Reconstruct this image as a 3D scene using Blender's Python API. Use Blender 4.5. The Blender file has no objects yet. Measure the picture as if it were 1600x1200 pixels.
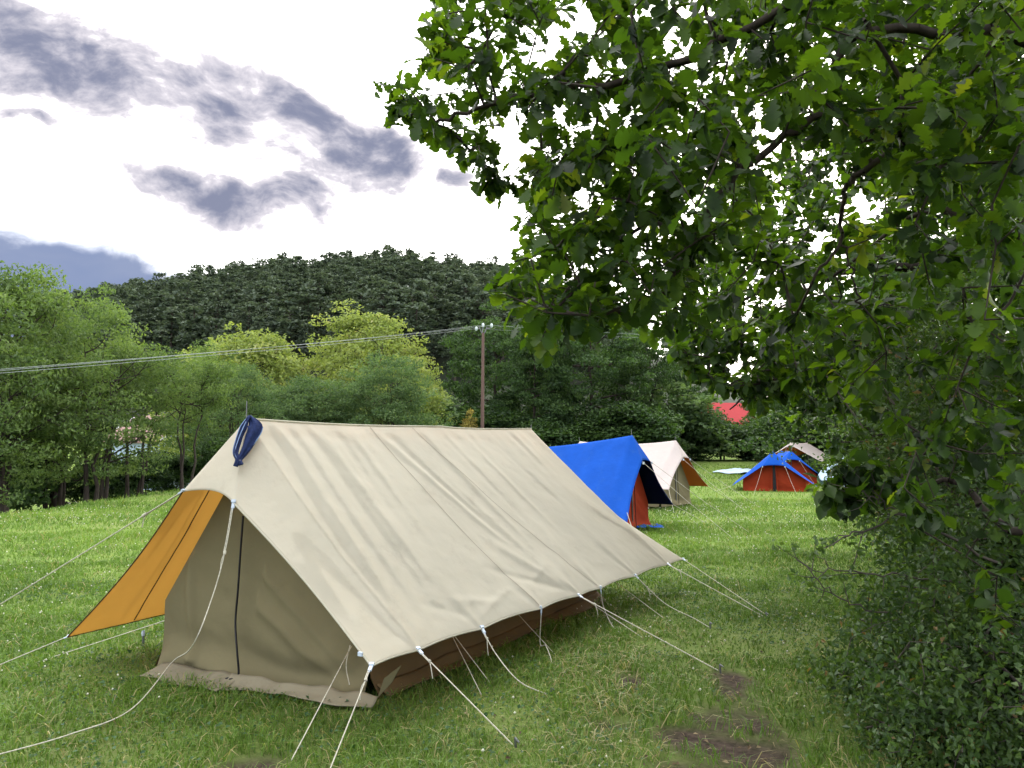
import bpy, math, random
import numpy as np
from mathutils import Vector, Matrix

random.seed(7)
RNG = np.random.default_rng(7)
scene = bpy.context.scene
COL = scene.collection

# ------------------------------------------------------------------ camera
PITCH = math.atan(105 / 1200)
cam_data = bpy.data.cameras.new("camera")
cam_data.sensor_width = 36.0
cam_data.lens = 27.0
cam_data.clip_start = 0.05
cam_data.clip_end = 3000
cam = bpy.data.objects.new("camera", cam_data)
cam.location = (0, 0, 1.6)
cam.rotation_euler = (math.pi / 2 + PITCH, 0, 0)
COL.objects.link(cam)
scene.camera = cam

CF = np.array([0, math.cos(PITCH), math.sin(PITCH)])
CU = np.array([0, -math.sin(PITCH), math.cos(PITCH)])
CR = np.array([1.0, 0, 0])
CC = np.array([0, 0, 1.6])

def ray(px, py):
    return CF + CR * (px - 800) / 1200 + CU * (600 - py) / 1200

def at(px, py, Y):
    d = ray(px, py)
    return CC + d * Y / d[1]

def proj(q):
    d = np.asarray(q) - CC
    z = d @ CF
    return 800 + 1200 * (d @ CR) / z, 600 - 1200 * (d @ CU) / z

# ------------------------------------------------------------------ world, sun, exposure
SUN_EL, SUN_AZ = math.radians(24), math.radians(20)      # azimuth clockwise from +Y
world = bpy.data.worlds.new("World")
scene.world = world
world.use_nodes = True
SKY_STRENGTH = 0.115

def build_world():
    nt = world.node_tree
    N, L = nt.nodes, nt.links
    N.clear()
    def nd(t, **kw):
        n = N.new(t)
        for k, v in kw.items():
            setattr(n, k, v)
        return n
    def math_(op, a, b=None, c=None, clamp=False):
        n = nd("ShaderNodeMath", operation=op)
        n.use_clamp = clamp
        for i, v in enumerate((a, b, c)):
            if v is None:
                continue
            if isinstance(v, (int, float)):
                n.inputs[i].default_value = v
            else:
                L.new(v, n.inputs[i])
        return n.outputs[0]
    def vmath(op, a, b=None):
        n = nd("ShaderNodeVectorMath", operation=op)
        for i, v in enumerate((a, b)):
            if v is None:
                continue
            if isinstance(v, (tuple, list)):
                n.inputs[i].default_value = v
            else:
                L.new(v, n.inputs[i])
        return n
    def smooth(x, lo, hi):
        n = nd("ShaderNodeMapRange", interpolation_type="SMOOTHSTEP")
        L.new(x, n.inputs[0])
        n.inputs[1].default_value = lo
        n.inputs[2].default_value = hi
        return n.outputs[0]
    def mix(f, a, b):
        n = nd("ShaderNodeMix", data_type="RGBA")
        if isinstance(f, (int, float)):
            n.inputs[0].default_value = f
        else:
            L.new(f, n.inputs[0])
        for i, v in ((6, a), (7, b)):
            if isinstance(v, tuple):
                n.inputs[i].default_value = (*v, 1)
            else:
                L.new(v, n.inputs[i])
        return n.outputs[2]
    sky = nd("ShaderNodeTexSky", sky_type="NISHITA")
    sky.sun_disc = False
    sky.sun_elevation = SUN_EL
    sky.sun_rotation = SUN_AZ
    sky.dust_density = 2.0
    tc = nd("ShaderNodeTexCoord")
    d0 = tc.outputs["Generated"]
    # warp the direction so that the cloud edges break up
    wn = nd("ShaderNodeTexNoise")
    wn.inputs["Scale"].default_value = 5.0
    wn.inputs["Detail"].default_value = 4
    L.new(d0, wn.inputs["Vector"])
    w = vmath("SUBTRACT", wn.outputs["Color"], (0.5, 0.5, 0.5))
    w = vmath("SCALE", w.outputs[0]); w.inputs["Scale"].default_value = 0.10
    d = vmath("ADD", d0, w.outputs[0]).outputs[0]
    clouds = [  # photo px of centre, half length px, half height px, tilt deg (clockwise down), weight
        (120, 112, 330, 78, 10, 1.15), (0, 50, 150, 80, 25, 1.1), (250, 150, 150, 55, 8, 1.1), (370, 125, 90, 40, 32, 0.8),
        (470, 190, 100, 52, 30, 1.1), (570, 235, 95, 62, 8, 1.2), (490, 240, 110, 42, 6, 1.0),
        (370, 235, 80, 30, 22, 0.85), (255, 298, 115, 28, 8, 1.05), (365, 325, 110, 40, 4, 1.1), (440, 300, 90, 30, -6, 0.95), (490, 320, 55, 36, 30, 0.8),
        (50, 188, 60, 14, 4, 0.95), (60, 262, 110, 34, 12, 0.6), (480, 385, 110, 16, 8, 0.6), (712, 272, 30, 17, 0, 0.75),
    ]
    tot = None
    for (px, py, rx, ry, tilt, wt) in clouds:
        c = ray(px, py); c = c / np.linalg.norm(c)
        t = math.radians(tilt)
        ax = CR * math.cos(t) - CU * math.sin(t)
        ay = CR * math.sin(t) + CU * math.cos(t)
        def ortho(v):
            v = v - c * (v @ c)
            return v / np.linalg.norm(v)
        ex, ey = ortho(ax), ortho(ay)
        # size in tangent units, enlarged slightly as the masks are soft
        s = 1.0 / np.linalg.norm(ray(px, py)) / 1200
        a = tuple(ex / (rx * s * 1.2)); b = tuple(ey / (ry * s * 1.2))
        u = vmath("DOT_PRODUCT", d, a).outputs["Value"]
        v = vmath("DOT_PRODUCT", d, b).outputs["Value"]
        r2 = math_("ADD", math_("MULTIPLY", u, u), math_("MULTIPLY", v, v))
        front = math_("GREATER_THAN", vmath("DOT_PRODUCT", d, tuple(c)).outputs["Value"], 0.0)
        m = math_("MULTIPLY", math_("SUBTRACT", 1.0, r2, clamp=True), wt * 1.12)
        m = math_("MULTIPLY", m, front)
        tot = m if tot is None else math_("MAXIMUM", tot, m)
    fn = nd("ShaderNodeTexNoise")
    fn.inputs["Scale"].default_value = 10.0
    fn.inputs["Detail"].default_value = 9
    fn.inputs["Roughness"].default_value = 0.58
    mp = nd("ShaderNodeMapping"); mp.inputs["Scale"].default_value = (1, 1, 1.9)
    L.new(d, mp.inputs["Vector"]); L.new(mp.outputs[0], fn.inputs["Vector"])
    fb = nd("ShaderNodeTexNoise")
    fb.inputs["Scale"].default_value = 27.0
    fb.inputs["Detail"].default_value = 7
    fb.inputs["Roughness"].default_value = 0.6
    L.new(mp.outputs[0], fb.inputs["Vector"])
    n01 = math_("ADD", math_("MULTIPLY", math_("SUBTRACT", fn.outputs["Fac"], 0.5), 2.7), math_("MULTIPLY", math_("SUBTRACT", fb.outputs["Fac"], 0.5), 1.5))
    dens = math_("ADD", tot, n01)
    # only where a mask exists
    dens = math_("MULTIPLY", dens, smooth(tot, 0.0, 0.22))
    f_edge = smooth(dens, 0.05, 0.85)
    f_core = smooth(dens, 0.25, 1.55)
    # faint high streaks over the whole sheet
    f2 = nd("ShaderNodeTexNoise")
    f2.inputs["Scale"].default_value = 3.0; f2.inputs["Detail"].default_value = 7
    mp2 = nd("ShaderNodeMapping"); mp2.inputs["Scale"].default_value = (1, 1, 3.2)
    L.new(d, mp2.inputs["Vector"]); L.new(mp2.outputs[0], f2.inputs["Vector"])
    streak = smooth(f2.outputs["Fac"], 0.50, 0.72)
    # overcast sheet: bright in front (towards the hidden sun), dimmer behind
    sd = (math.sin(SUN_AZ - 0.35) * math.cos(0.42), math.cos(SUN_AZ - 0.35) * math.cos(0.42), math.sin(0.42))
    glow = smooth(vmath("DOT_PRODUCT", d0, sd).outputs["Value"], -0.5, 0.95)
    sheet = mix(glow, (5.6, 5.8, 6.2), (13.2, 13.0, 12.7))
    sheet = mix(math_("MULTIPLY", streak, 0.35), sheet, (3.6, 3.1, 3.2))
    col = mix(0.86, sky.outputs[0], sheet)
    col = mix(f_edge, col, (3.1, 2.9, 3.0))
    col = mix(f_core, col, (0.70, 0.76, 1.08))
    # slate-blue bank low on the left
    bk = ray(-150, 424); bk = bk / np.linalg.norm(bk)
    ex = CR * math.cos(math.radians(11)) - CU * math.sin(math.radians(11))
    ey = CU * math.cos(math.radians(11)) + CR * math.sin(math.radians(11))
    ex = ex - bk * (ex @ bk); ey = ey - bk * (ey @ bk)
    s = 1.0 / np.linalg.norm(ray(-150, 424)) / 1200
    u = vmath("DOT_PRODUCT", d, tuple(ex / np.linalg.norm(ex) / (760 * s))).outputs["Value"]
    v = vmath("DOT_PRODUCT", d, tuple(ey / np.linalg.norm(ey) / (128 * s))).outputs["Value"]
    r2 = math_("ADD", math_("MULTIPLY", u, u), math_("MULTIPLY", v, v))
    front = math_("GREATER_THAN", vmath("DOT_PRODUCT", d, tuple(bk)).outputs["Value"], 0.0)
    m = math_("ADD", math_("SUBTRACT", 1.0, r2), math_("MULTIPLY", n01, 0.24))
    m = math_("MULTIPLY", smooth(m, -0.08, 0.62), front)
    bcol = mix(smooth(f2.outputs["Fac"], 0.35, 0.7), (0.55, 0.76, 1.34), (0.9, 1.05, 1.52))
    col = mix(m, col, bcol)
    bg = nd("ShaderNodeBackground")
    bg.inputs["Strength"].default_value = SKY_STRENGTH
    L.new(col, bg.inputs["Color"])
    out = nd("ShaderNodeOutputWorld")
    L.new(bg.outputs[0], out.inputs[0])

build_world()

sun_data = bpy.data.lights.new("sun", "SUN")
sun_data.energy = 1.5
sun_data.angle = math.radians(12)
sun_data.color = (1.0, 0.93, 0.82)
sun = bpy.data.objects.new("sun", sun_data)
sdir = Vector((math.sin(SUN_AZ) * math.cos(SUN_EL), math.cos(SUN_AZ) * math.cos(SUN_EL), math.sin(SUN_EL)))
sun.rotation_euler = sdir.to_track_quat("Z", "Y").to_euler()
COL.objects.link(sun)

scene.view_settings.view_transform = "Standard"
scene.view_settings.look = "None"
scene.view_settings.exposure = 1.76
scene.view_settings.gamma = 1.0
scene.cycles.use_denoising = True
scene.cycles.max_bounces = 8
scene.cycles.transparent_max_bounces = 8
scene.cycles.transmission_bounces = 6

# ------------------------------------------------------------------ helpers: meshes
class MB:
    """collects vertices and faces; builds ONE mesh object"""
    def __init__(self):
        self.V, self.F, self.n, self.R, self.M = [], [], 0, [], []
    def add(self, V, F, rnd=None, mi=0):
        V = np.asarray(V, float).reshape(-1, 3)
        F = np.asarray(F, np.int64)
        self.V.append(V)
        self.F.append(F + self.n)
        self.n += len(V)
        k = len(F)
        r = np.full(k, 0.5) if rnd is None else np.broadcast_to(np.asarray(rnd, float), (k,))
        self.R.append(r)
        self.M.append(np.full(k, mi, np.int32))
        return self
    def mesh(self, name, mats, smooth=True):
        me = bpy.data.meshes.new(name)
        V = np.concatenate(self.V)
        me.vertices.add(len(V))
        me.vertices.foreach_set("co", V.astype(np.float32).ravel())
        tot = np.concatenate([np.full(len(f), f.shape[1], np.int32) for f in self.F])
        idx = np.concatenate([f.ravel() for f in self.F]).astype(np.int32)
        me.loops.add(len(idx))
        me.loops.foreach_set("vertex_index", idx)
        me.polygons.add(len(tot))
        st = np.concatenate([[0], np.cumsum(tot)[:-1]]).astype(np.int32)
        me.polygons.foreach_set("loop_start", st)
        me.polygons.foreach_set("loop_total", tot)
        me.polygons.foreach_set("material_index", np.concatenate(self.M))
        me.polygons.foreach_set("use_smooth", np.full(len(tot), smooth, bool))
        at_ = me.attributes.new("rnd", "FLOAT", "FACE")
        at_.data.foreach_set("value", np.concatenate(self.R).astype(np.float32))
        me.update(calc_edges=True)
        me.validate()
        for m in (mats if isinstance(mats, (list, tuple)) else [mats]):
            me.materials.append(m)
        return me
    def build(self, name, mats, parent=None, smooth=True):
        o = bpy.data.objects.new(name, self.mesh(name, mats, smooth))
        COL.objects.link(o)
        if parent is not None:
            o.parent = parent
        return o

def thing(name, label, cat, loc=(0, 0, 0), rz=0.0, group=None):
    o = bpy.data.objects.new(name, None)
    o.empty_display_size = 0.2
    o.location = loc
    o.rotation_euler = (0, 0, rz)
    COL.objects.link(o)
    return tag(o, label, cat, group)

def tag(o, label=None, cat=None, group=None, kind=None):
    if label: o["label"] = label
    if cat: o["category"] = cat
    if group: o["group"] = group
    if kind: o["kind"] = kind
    return o

def norm(v):
    return v / (np.linalg.norm(v, axis=-1, keepdims=True) + 1e-12)

def tube(pts, rad, sides=6, cap=True):
    P = np.asarray(pts, float)
    n = len(P)
    r = np.broadcast_to(np.asarray(rad, float), (n,))
    T = np.gradient(P, axis=0) if n > 2 else np.repeat((P[1] - P[0])[None], 2, 0)
    T = norm(T)
    ref = np.array([0, 0, 1.0]) if abs(T[0][2]) < 0.9 else np.array([1.0, 0, 0])
    a = norm(np.cross(T[0], ref))
    A = []
    for t in T:
        a = norm(a - t * (a @ t))
        A.append(a)
    A = np.array(A)
    B = np.cross(T, A)
    th = np.linspace(0, 2 * np.pi, sides, endpoint=False)
    V = P[:, None] + r[:, None, None] * (A[:, None] * np.cos(th)[None, :, None] + B[:, None] * np.sin(th)[None, :, None])
    V = V.reshape(-1, 3)
    i = np.arange(n - 1)[:, None] * sides
    j = np.arange(sides)[None]
    k = (j + 1) % sides
    F = np.stack([i + j, i + k, i + k + sides, i + j + sides], -1).reshape(-1, 4)
    return V, F

def smooth_path(pts, n=24, jit=0.0):
    """Catmull-Rom through the points"""
    P = np.asarray(pts, float)
    P = np.vstack([2 * P[0] - P[1], P, 2 * P[-1] - P[-2]])
    m = len(P) - 3
    out = []
    for t in np.linspace(0, m, n):
        i = min(int(t), m - 1)
        u = t - i
        p0, p1, p2, p3 = P[i:i + 4]
        out.append(0.5 * (2 * p1 + (p2 - p0) * u + (2 * p0 - 5 * p1 + 4 * p2 - p3) * u * u + (3 * p1 - p0 - 3 * p2 + p3) * u ** 3))
    out = np.array(out)
    if jit:
        out[1:-1] += RNG.normal(0, jit, (n - 2, 3))
    return out

BOXF = np.array([[0, 1, 3, 2], [4, 6, 7, 5], [0, 4, 5, 1], [2, 3, 7, 6], [0, 2, 6, 4], [1, 5, 7, 3]])
def box(c, s, R=None):
    v = np.array([[x, y, z] for x in (-.5, .5) for y in (-.5, .5) for z in (-.5, .5)]) * np.asarray(s)
    if R is not None:
        v = v @ np.asarray(R).T
    return v + np.asarray(c), BOXF

def grid_faces(nr, nc):
    i = np.arange(nr - 1)[:, None] * nc
    j = np.arange(nc - 1)[None]
    return np.stack([i + j, i + j + 1, i + j + 1 + nc, i + j + nc], -1).reshape(-1, 4)

def vnoise(x, y, seed=0):
    """smooth value noise in 2-D, 0..1"""
    x = np.asarray(x, float); y = np.asarray(y, float)
    xi = np.floor(x).astype(np.int64); yi = np.floor(y).astype(np.int64)
    fx = x - xi; fy = y - yi
    fx = fx * fx * (3 - 2 * fx); fy = fy * fy * (3 - 2 * fy)
    def h(a, b):
        k = (a * 374761393 + b * 668265263 + seed * 974634777) & 0xFFFFFFFF
        k = ((k ^ (k >> 13)) * 1274126177) & 0xFFFFFFFF
        return ((k ^ (k >> 16)) & 0xFFFF) / 65535.0
    return (h(xi, yi) * (1 - fx) + h(xi + 1, yi) * fx) * (1 - fy) + (h(xi, yi + 1) * (1 - fx) + h(xi + 1, yi + 1) * fx) * fy

def fbm(x, y, seed=0, oct=4):
    s, a, t = 0, 0.5, 0
    for o in range(oct):
        s = s + a * vnoise(x * 2 ** o, y * 2 ** o, seed + o * 17)
        t += a
        a *= 0.5
    return s / t

def sstep(x, a, b):
    t = np.clip((np.asarray(x, float) - a) / (b - a), 0, 1)
    return t * t * (3 - 2 * t)

# ------------------------------------------------------------------ helpers: materials
def ramp_node(nt, stops):
    n = nt.nodes.new("ShaderNodeValToRGB")
    e = n.color_ramp.elements
    while len(e) < len(stops):
        e.new(0.5)
    for el, (p, c) in zip(e, stops):
        el.position = p
        el.color = (*c, 1)
    return n

def mat_simple(name, color, rough=0.8, noise=0.0, scale=8.0, metallic=0.0, bump=0.0, spec=0.3, stretch=(1, 1, 1)):
    m = bpy.data.materials.new(name)
    m.use_nodes = True
    nt = m.node_tree
    b = nt.nodes["Principled BSDF"]
    b.inputs["Roughness"].default_value = rough
    b.inputs["Metallic"].default_value = metallic
    b.inputs["Specular IOR Level"].default_value = spec
    tc = nt.nodes.new("ShaderNodeTexCoord")
    mp = nt.nodes.new("ShaderNodeMapping")
    mp.inputs["Scale"].default_value = stretch
    nt.links.new(tc.outputs["Object"], mp.inputs["Vector"])
    nz = nt.nodes.new("ShaderNodeTexNoise")
    nz.inputs["Scale"].default_value = scale
    nz.inputs["Detail"].default_value = 6
    nt.links.new(mp.outputs[0], nz.inputs["Vector"])
    c = np.array(color)
    r = ramp_node(nt, [(0.25, tuple(np.clip(c * (1 - noise), 0, 1))), (0.75, tuple(np.clip(c * (1 + noise), 0, 1)))])
    nt.links.new(nz.outputs["Fac"], r.inputs[0])
    nt.links.new(r.outputs[0], b.inputs["Base Color"])
    if bump:
        bp = nt.nodes.new("ShaderNodeBump")
        bp.inputs["Strength"].default_value = bump
        bp.inputs["Distance"].default_value = 0.02
        nt.links.new(nz.outputs["Fac"], bp.inputs["Height"])
        nt.links.new(bp.outputs[0], b.inputs["Normal"])
    return m

def mat_leaf(name, stops, trans=0.45, tcol=(1.25, 1.35, 0.55), rough=0.45, spec=0.35):
    """leaves: colour by the per-leaf attribute, light passes through the blade"""
    m = bpy.data.materials.new(name)
    m.use_nodes = True
    nt = m.node_tree
    b = nt.nodes["Principled BSDF"]
    out = nt.nodes["Material Output"]
    a = nt.nodes.new("ShaderNodeAttribute")
    a.attribute_name = "rnd"
    r = ramp_node(nt, stops)
    nt.links.new(a.outputs["Fac"], r.inputs[0])
    nt.links.new(r.outputs[0], b.inputs["Base Color"])
    b.inputs["Roughness"].default_value = rough
    b.inputs["Specular IOR Level"].default_value = spec
    t = nt.nodes.new("ShaderNodeBsdfTranslucent")
    mul = nt.nodes.new("ShaderNodeMix")
    mul.data_type = "RGBA"; mul.blend_type = "MULTIPLY"; mul.inputs[0].default_value = 1
    nt.links.new(r.outputs[0], mul.inputs[6])
    mul.inputs[7].default_value = (*tcol, 1)
    mul.clamp_result = False
    nt.links.new(mul.outputs[2], t.inputs["Color"])
    mx = nt.nodes.new("ShaderNodeMixShader")
    mx.inputs[0].default_value = trans
    nt.links.new(b.outputs[0], mx.inputs[1])
    nt.links.new(t.outputs[0], mx.inputs[2])
    nt.links.new(mx.outputs[0], out.inputs["Surface"])
    return m

def mat_cloth(name, color, trans=0.3, noise=0.06, dirt=(0.3, 0.26, 0.2), dirt_amt=0.25, tcol=None):
    m = bpy.data.materials.new(name)
    m.use_nodes = True
    nt = m.node_tree
    N, L = nt.nodes, nt.links
    b = N["Principled BSDF"]
    out = N["Material Output"]
    b.inputs["Roughness"].default_value = 0.85
    b.inputs["Specular IOR Level"].default_value = 0.15
    tc = N.new("ShaderNodeTexCoord")
    n1 = N.new("ShaderNodeTexNoise"); n1.inputs["Scale"].default_value = 1.6; n1.inputs["Detail"].default_value = 8
    n1.inputs["Roughness"].default_value = 0.65
    L.new(tc.outputs["Object"], n1.inputs["Vector"])
    c = np.array(color)
    r = ramp_node(nt, [(0.3, tuple(c * (1 - noise))), (0.7, tuple(np.clip(c * (1 + noise), 0, 1)))])
    L.new(n1.outputs["Fac"], r.inputs[0])
    # scuffs and old stains
    n2 = N.new("ShaderNodeTexNoise"); n2.inputs["Scale"].default_value = 3.7; n2.inputs["Detail"].default_value = 10
    n2.inputs["Roughness"].default_value = 0.75
    L.new(tc.outputs["Object"], n2.inputs["Vector"])
    mr = N.new("ShaderNodeMapRange"); mr.inputs[1].default_value = 0.56; mr.inputs[2].default_value = 0.75
    mr.inputs[4].default_value = dirt_amt
    L.new(n2.outputs["Fac"], mr.inputs[0])
    mx = N.new("ShaderNodeMix"); mx.data_type = "RGBA"
    L.new(mr.outputs[0], mx.inputs[0]); L.new(r.outputs[0], mx.inputs[6]); mx.inputs[7].default_value = (*dirt, 1)
    L.new(mx.outputs[2], b.inputs["Base Color"])
    # weave and small creases
    n3 = N.new("ShaderNodeTexNoise"); n3.inputs["Scale"].default_value = 9; n3.inputs["Detail"].default_value = 8
    L.new(tc.outputs["Object"], n3.inputs["Vector"])
    bp = N.new("ShaderNodeBump"); bp.inputs["Strength"].default_value = 0.35; bp.inputs["Distance"].default_value = 0.02
    L.new(n3.outputs["Fac"], bp.inputs["Height"]); L.new(bp.outputs[0], b.inputs["Normal"])
    t = N.new("ShaderNodeBsdfTranslucent")
    if tcol is None:
        L.new(mx.outputs[2], t.inputs["Color"])
    else:
        t.inputs["Color"].default_value = (*tcol, 1)
    ms = N.new("ShaderNodeMixShader"); ms.inputs[0].default_value = trans
    L.new(b.outputs[0], ms.inputs[1]); L.new(t.outputs[0], ms.inputs[2]); L.new(ms.outputs[0], out.inputs["Surface"])
    return m

M = {}
M["bark"] = mat_simple("bark", (0.06, 0.048, 0.038), 0.95, 0.5, 14, bump=0.6, stretch=(1, 1, .25))
M["bark_pale"] = mat_simple("bark_pale", (0.10, 0.085, 0.07), 0.95, 0.4, 14, bump=0.6, stretch=(1, 1, .25))
M["oak_leaf"] = mat_leaf("oak_leaf", [(0, (0.015, 0.034, 0.010)), (0.4, (0.032, 0.073, 0.015)), (0.8, (0.075, 0.138, 0.021)), (1, (0.135, 0.175, 0.03))], 0.5, (2.4, 2.3, .4), 0.45, 0.3)
M["hedge_leaf"] = mat_leaf("hedge_leaf", [(0, (0.035, 0.075, 0.022)), (0.5, (0.066, 0.125, 0.032)), (0.95, (0.12, 0.19, 0.05)), (0.985, (0.16, 0.15, 0.05)), (1, (0.22, 0.15, 0.06))], 0.36, (1.6, 1.6, .45), 0.4, 0.38)
M["ash_leaf"] = mat_leaf("ash_leaf", [(0, (0.07, 0.12, 0.042)), (0.5, (0.14, 0.215, 0.066)), (1, (0.23, 0.31, 0.10))], 0.4, (1.3, 1.4, .6), 0.55, 0.25)
M["acacia_leaf"] = mat_leaf("acacia_leaf", [(0, (0.15, 0.22, 0.06)), (0.5, (0.28, 0.35, 0.10)), (0.85, (0.36, 0.42, 0.14)), (1, (0.42, 0.42, 0.2))], 0.4, (1.25, 1.25, .6), 0.6, 0.2)
M["robinia_leaf"] = mat_leaf("robinia_leaf", [(0, (0.06, 0.11, 0.05)), (0.5, (0.12, 0.19, 0.08)), (1, (0.20, 0.28, 0.12))], 0.4, (1.2, 1.35, .6), 0.6, 0.2)
M["dark_leaf"] = mat_leaf("dark_leaf", [(0, (0.025, 0.052, 0.02)), (0.5, (0.055, 0.105, 0.033)), (1, (0.11, 0.185, 0.05))], 0.32, (1.3, 1.5, .5), 0.55, 0.25)
M["yellow_leaf"] = mat_leaf("yellow_leaf", [(0, (0.35, 0.30, 0.08)), (1, (0.62, 0.50, 0.13))], 0.3, (1.1, 1.0, .6), 0.6, 0.2)
M["pine_leaf"] = mat_leaf("pine_leaf", [(0, (0.045, 0.066, 0.045)), (0.5, (0.082, 0.112, 0.076)), (1, (0.13, 0.16, 0.105))], 0.25, (1.1, 1.2, .7), 0.7, 0.15)
M["grass_blade"] = mat_leaf("grass_blade", [(0, (0.08, 0.145, 0.022)), (0.45, (0.148, 0.255, 0.044)), (0.75, (0.225, 0.34, 0.066)), (0.9, (0.30, 0.33, 0.09)), (0.95, (0.34, 0.29, 0.13)), (1, (0.42, 0.36, 0.19))], 0.35, (1.15, 1.3, .5), 0.5, 0.3)
M["clover"] = mat_leaf("clover", [(0, (0.03, 0.085, 0.025)), (1, (0.07, 0.15, 0.05))], 0.3, (1.2, 1.4, .5), 0.5, 0.35)
M["flower"] = mat_simple("flower", (0.62, 0.62, 0.48), 0.8, 0.2, 30)
M["canvas_cream"] = mat_cloth("canvas_cream", (0.70, 0.672, 0.55), 0.40, 0.04, (0.38, 0.33, 0.25), 0.3)
M["canvas_orange"] = mat_cloth("canvas_orange", (0.70, 0.34, 0.06), 0.6, 0.06, (0.5, 0.22, 0.04), 0.3, (1.0, 0.58, 0.14))
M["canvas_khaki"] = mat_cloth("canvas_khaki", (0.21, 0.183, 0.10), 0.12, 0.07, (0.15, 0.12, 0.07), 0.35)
M["canvas_wall_glow"] = mat_cloth("canvas_wall_glow", (0.15, 0.105, 0.05), 0.12, 0.1, (0.12, 0.08, 0.04), 0.4)  # inner canvas with the orange glow from the fly put into its colour
M["canvas_skirt"] = mat_cloth("canvas_skirt", (0.25, 0.22, 0.15), 0.08, 0.1, (0.16, 0.13, 0.08), 0.5)
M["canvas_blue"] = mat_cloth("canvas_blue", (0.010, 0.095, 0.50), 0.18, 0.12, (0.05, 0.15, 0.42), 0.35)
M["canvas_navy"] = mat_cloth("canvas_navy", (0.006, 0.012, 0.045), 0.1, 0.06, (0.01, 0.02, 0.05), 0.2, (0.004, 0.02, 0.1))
M["canvas_red"] = mat_cloth("canvas_red", (0.36, 0.045, 0.015), 0.2, 0.08, (0.2, 0.03, 0.01), 0.2)
M["canvas_white"] = mat_cloth("canvas_white", (0.66, 0.58, 0.54), 0.25, 0.04, (0.45, 0.4, 0.36), 0.2)
M["canvas_rust"] = mat_cloth("canvas_rust", (0.42, 0.14, 0.03), 0.35, 0.06, (0.25, 0.08, 0.02), 0.2, (0.6, 0.22, 0.04))
M["seam"] = mat_simple("seam", (0.33, 0.29, 0.22), 0.9, 0.1)
M["dark_trim"] = mat_simple("dark_trim", (0.09, 0.045, 0.02), 0.9, 0.1)
M["zip"] = mat_simple("zip", (0.018, 0.017, 0.018), 0.5, 0.2)
M["rope"] = mat_simple("rope", (0.55, 0.52, 0.42), 0.9, 0.3, 60)
M["clip"] = mat_simple("clip", (0.60, 0.68, 0.80), 0.4, 0.05, spec=0.5)
M["metal"] = mat_simple("metal", (0.25, 0.25, 0.26), 0.45, 0.15, metallic=0.8)
M["wood_pole"] = mat_simple("wood_pole", (0.19, 0.12, 0.10), 0.9, 0.2, 6, bump=0.3, stretch=(6, 6, .4))
M["porcelain"] = mat_simple("porcelain", (0.7, 0.78, 0.8), 0.25, 0.03, spec=0.6)
M["wire"] = mat_simple("wire", (0.30, 0.33, 0.33), 0.5, 0.05, metallic=0.3)
M["denim"] = mat_simple("denim", (0.012, 0.024, 0.085), 0.9, 0.35, 40, bump=0.3)
M["trim_blue"] = mat_simple("trim_blue", (0.22, 0.32, 0.52), 0.8, 0.1)
M["red_paint"] = mat_simple("red_paint", (0.40, 0.035, 0.04), 0.7, 0.06, 2)
M["red_dark"] = mat_simple("red_dark", (0.34, 0.04, 0.04), 0.7, 0.1, 2)
M["roof_tile"] = mat_simple("roof_tile", (0.36, 0.235, 0.20), 0.9, 0.25, 3)
M["wall_blue"] = mat_simple("wall_blue", (0.50, 0.62, 0.76), 0.8, 0.06, 2)
M["white_paint"] = mat_simple("white_paint", (0.75, 0.75, 0.72), 0.6, 0.05, 2)
M["glass_dark"] = mat_simple("glass_dark", (0.03, 0.035, 0.04), 0.1, 0.1, spec=0.6)
M["tarp"] = mat_cloth("tarp", (0.55, 0.68, 0.80), 0.15, 0.15, (0.4, 0.55, 0.75), 0.4)
M["stump"] = mat_simple("stump", (0.035, 0.028, 0.022), 0.95, 0.4, 10, bump=0.6)
M["stone"] = mat_simple("stone", (0.42, 0.38, 0.34), 0.9, 0.3, 8, bump=0.4)
M["brick_rubble"] = mat_simple("brick_rubble", (0.45, 0.20, 0.11), 0.9, 0.25, 8, bump=0.4)

# ------------------------------------------------------------------ ground and hill
def gz(x, y):
    """height of the meadow"""
    x = np.asarray(x, float); y = np.asarray(y, float)
    z = 0.84 * sstep(y, 45, 70) * sstep(x, -12, 5)
    edge = -12.9 + 1.0 * np.sin(y * 0.11)
    drop = sstep(-(x - edge), 0.0, 7.0) * sstep(y, 8, 18)
    z = z - 1.5 * drop
    z = z + 6.4 * sstep(y, 72, 125) + 0.05 * np.maximum(y - 125, 0)
    z = z + 0.10 * (fbm(x * .25 + 50, y * .25 + 50, 3, 3) - 0.5) * sstep(np.hypot(x, y), 6, 16)
    z = z + 0.035 * (fbm(x * 1.3 + 90, y * 1.3 + 90, 5, 3) - 0.5) * sstep(np.hypot(x, y), 1, 3)
    return z

def ground_px(px, py):
    d = ray(px, py)
    q = CC.copy()
    for k in range(6000):
        q = q + d * 0.02
        if q[2] <= gz(q[0], q[1]):
            break
    return q

DIRT = [(1.36, 4.75, .28, .36), (1.34, 4.35, .36, .34), (1.14, 3.95, .52, .36), (.98, 4.5, .2, .16), (1.5, 5.2, .14, .3), (-1.35, 4.05, .26, .14), (.62, 4.7, .16, .12), (-1.0, 3.9, .2, .14), (1.55, 5.6, .18, .26), (.8, 5.5, .12, .2)]
def dirt_mask(x, y):
    m = 0
    for (cx, cy, rx, ry) in DIRT:
        r = ((x - cx) / rx) ** 2 + ((y - cy) / ry) ** 2
        m = np.maximum(m, np.clip(1.35 - r, 0, 1))
    return np.clip(m + (fbm(x * 3.1 + 7, y * 3.1 + 3, 21, 4) - 0.5) * 1.7 * (m > 0), 0, 1)

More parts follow.
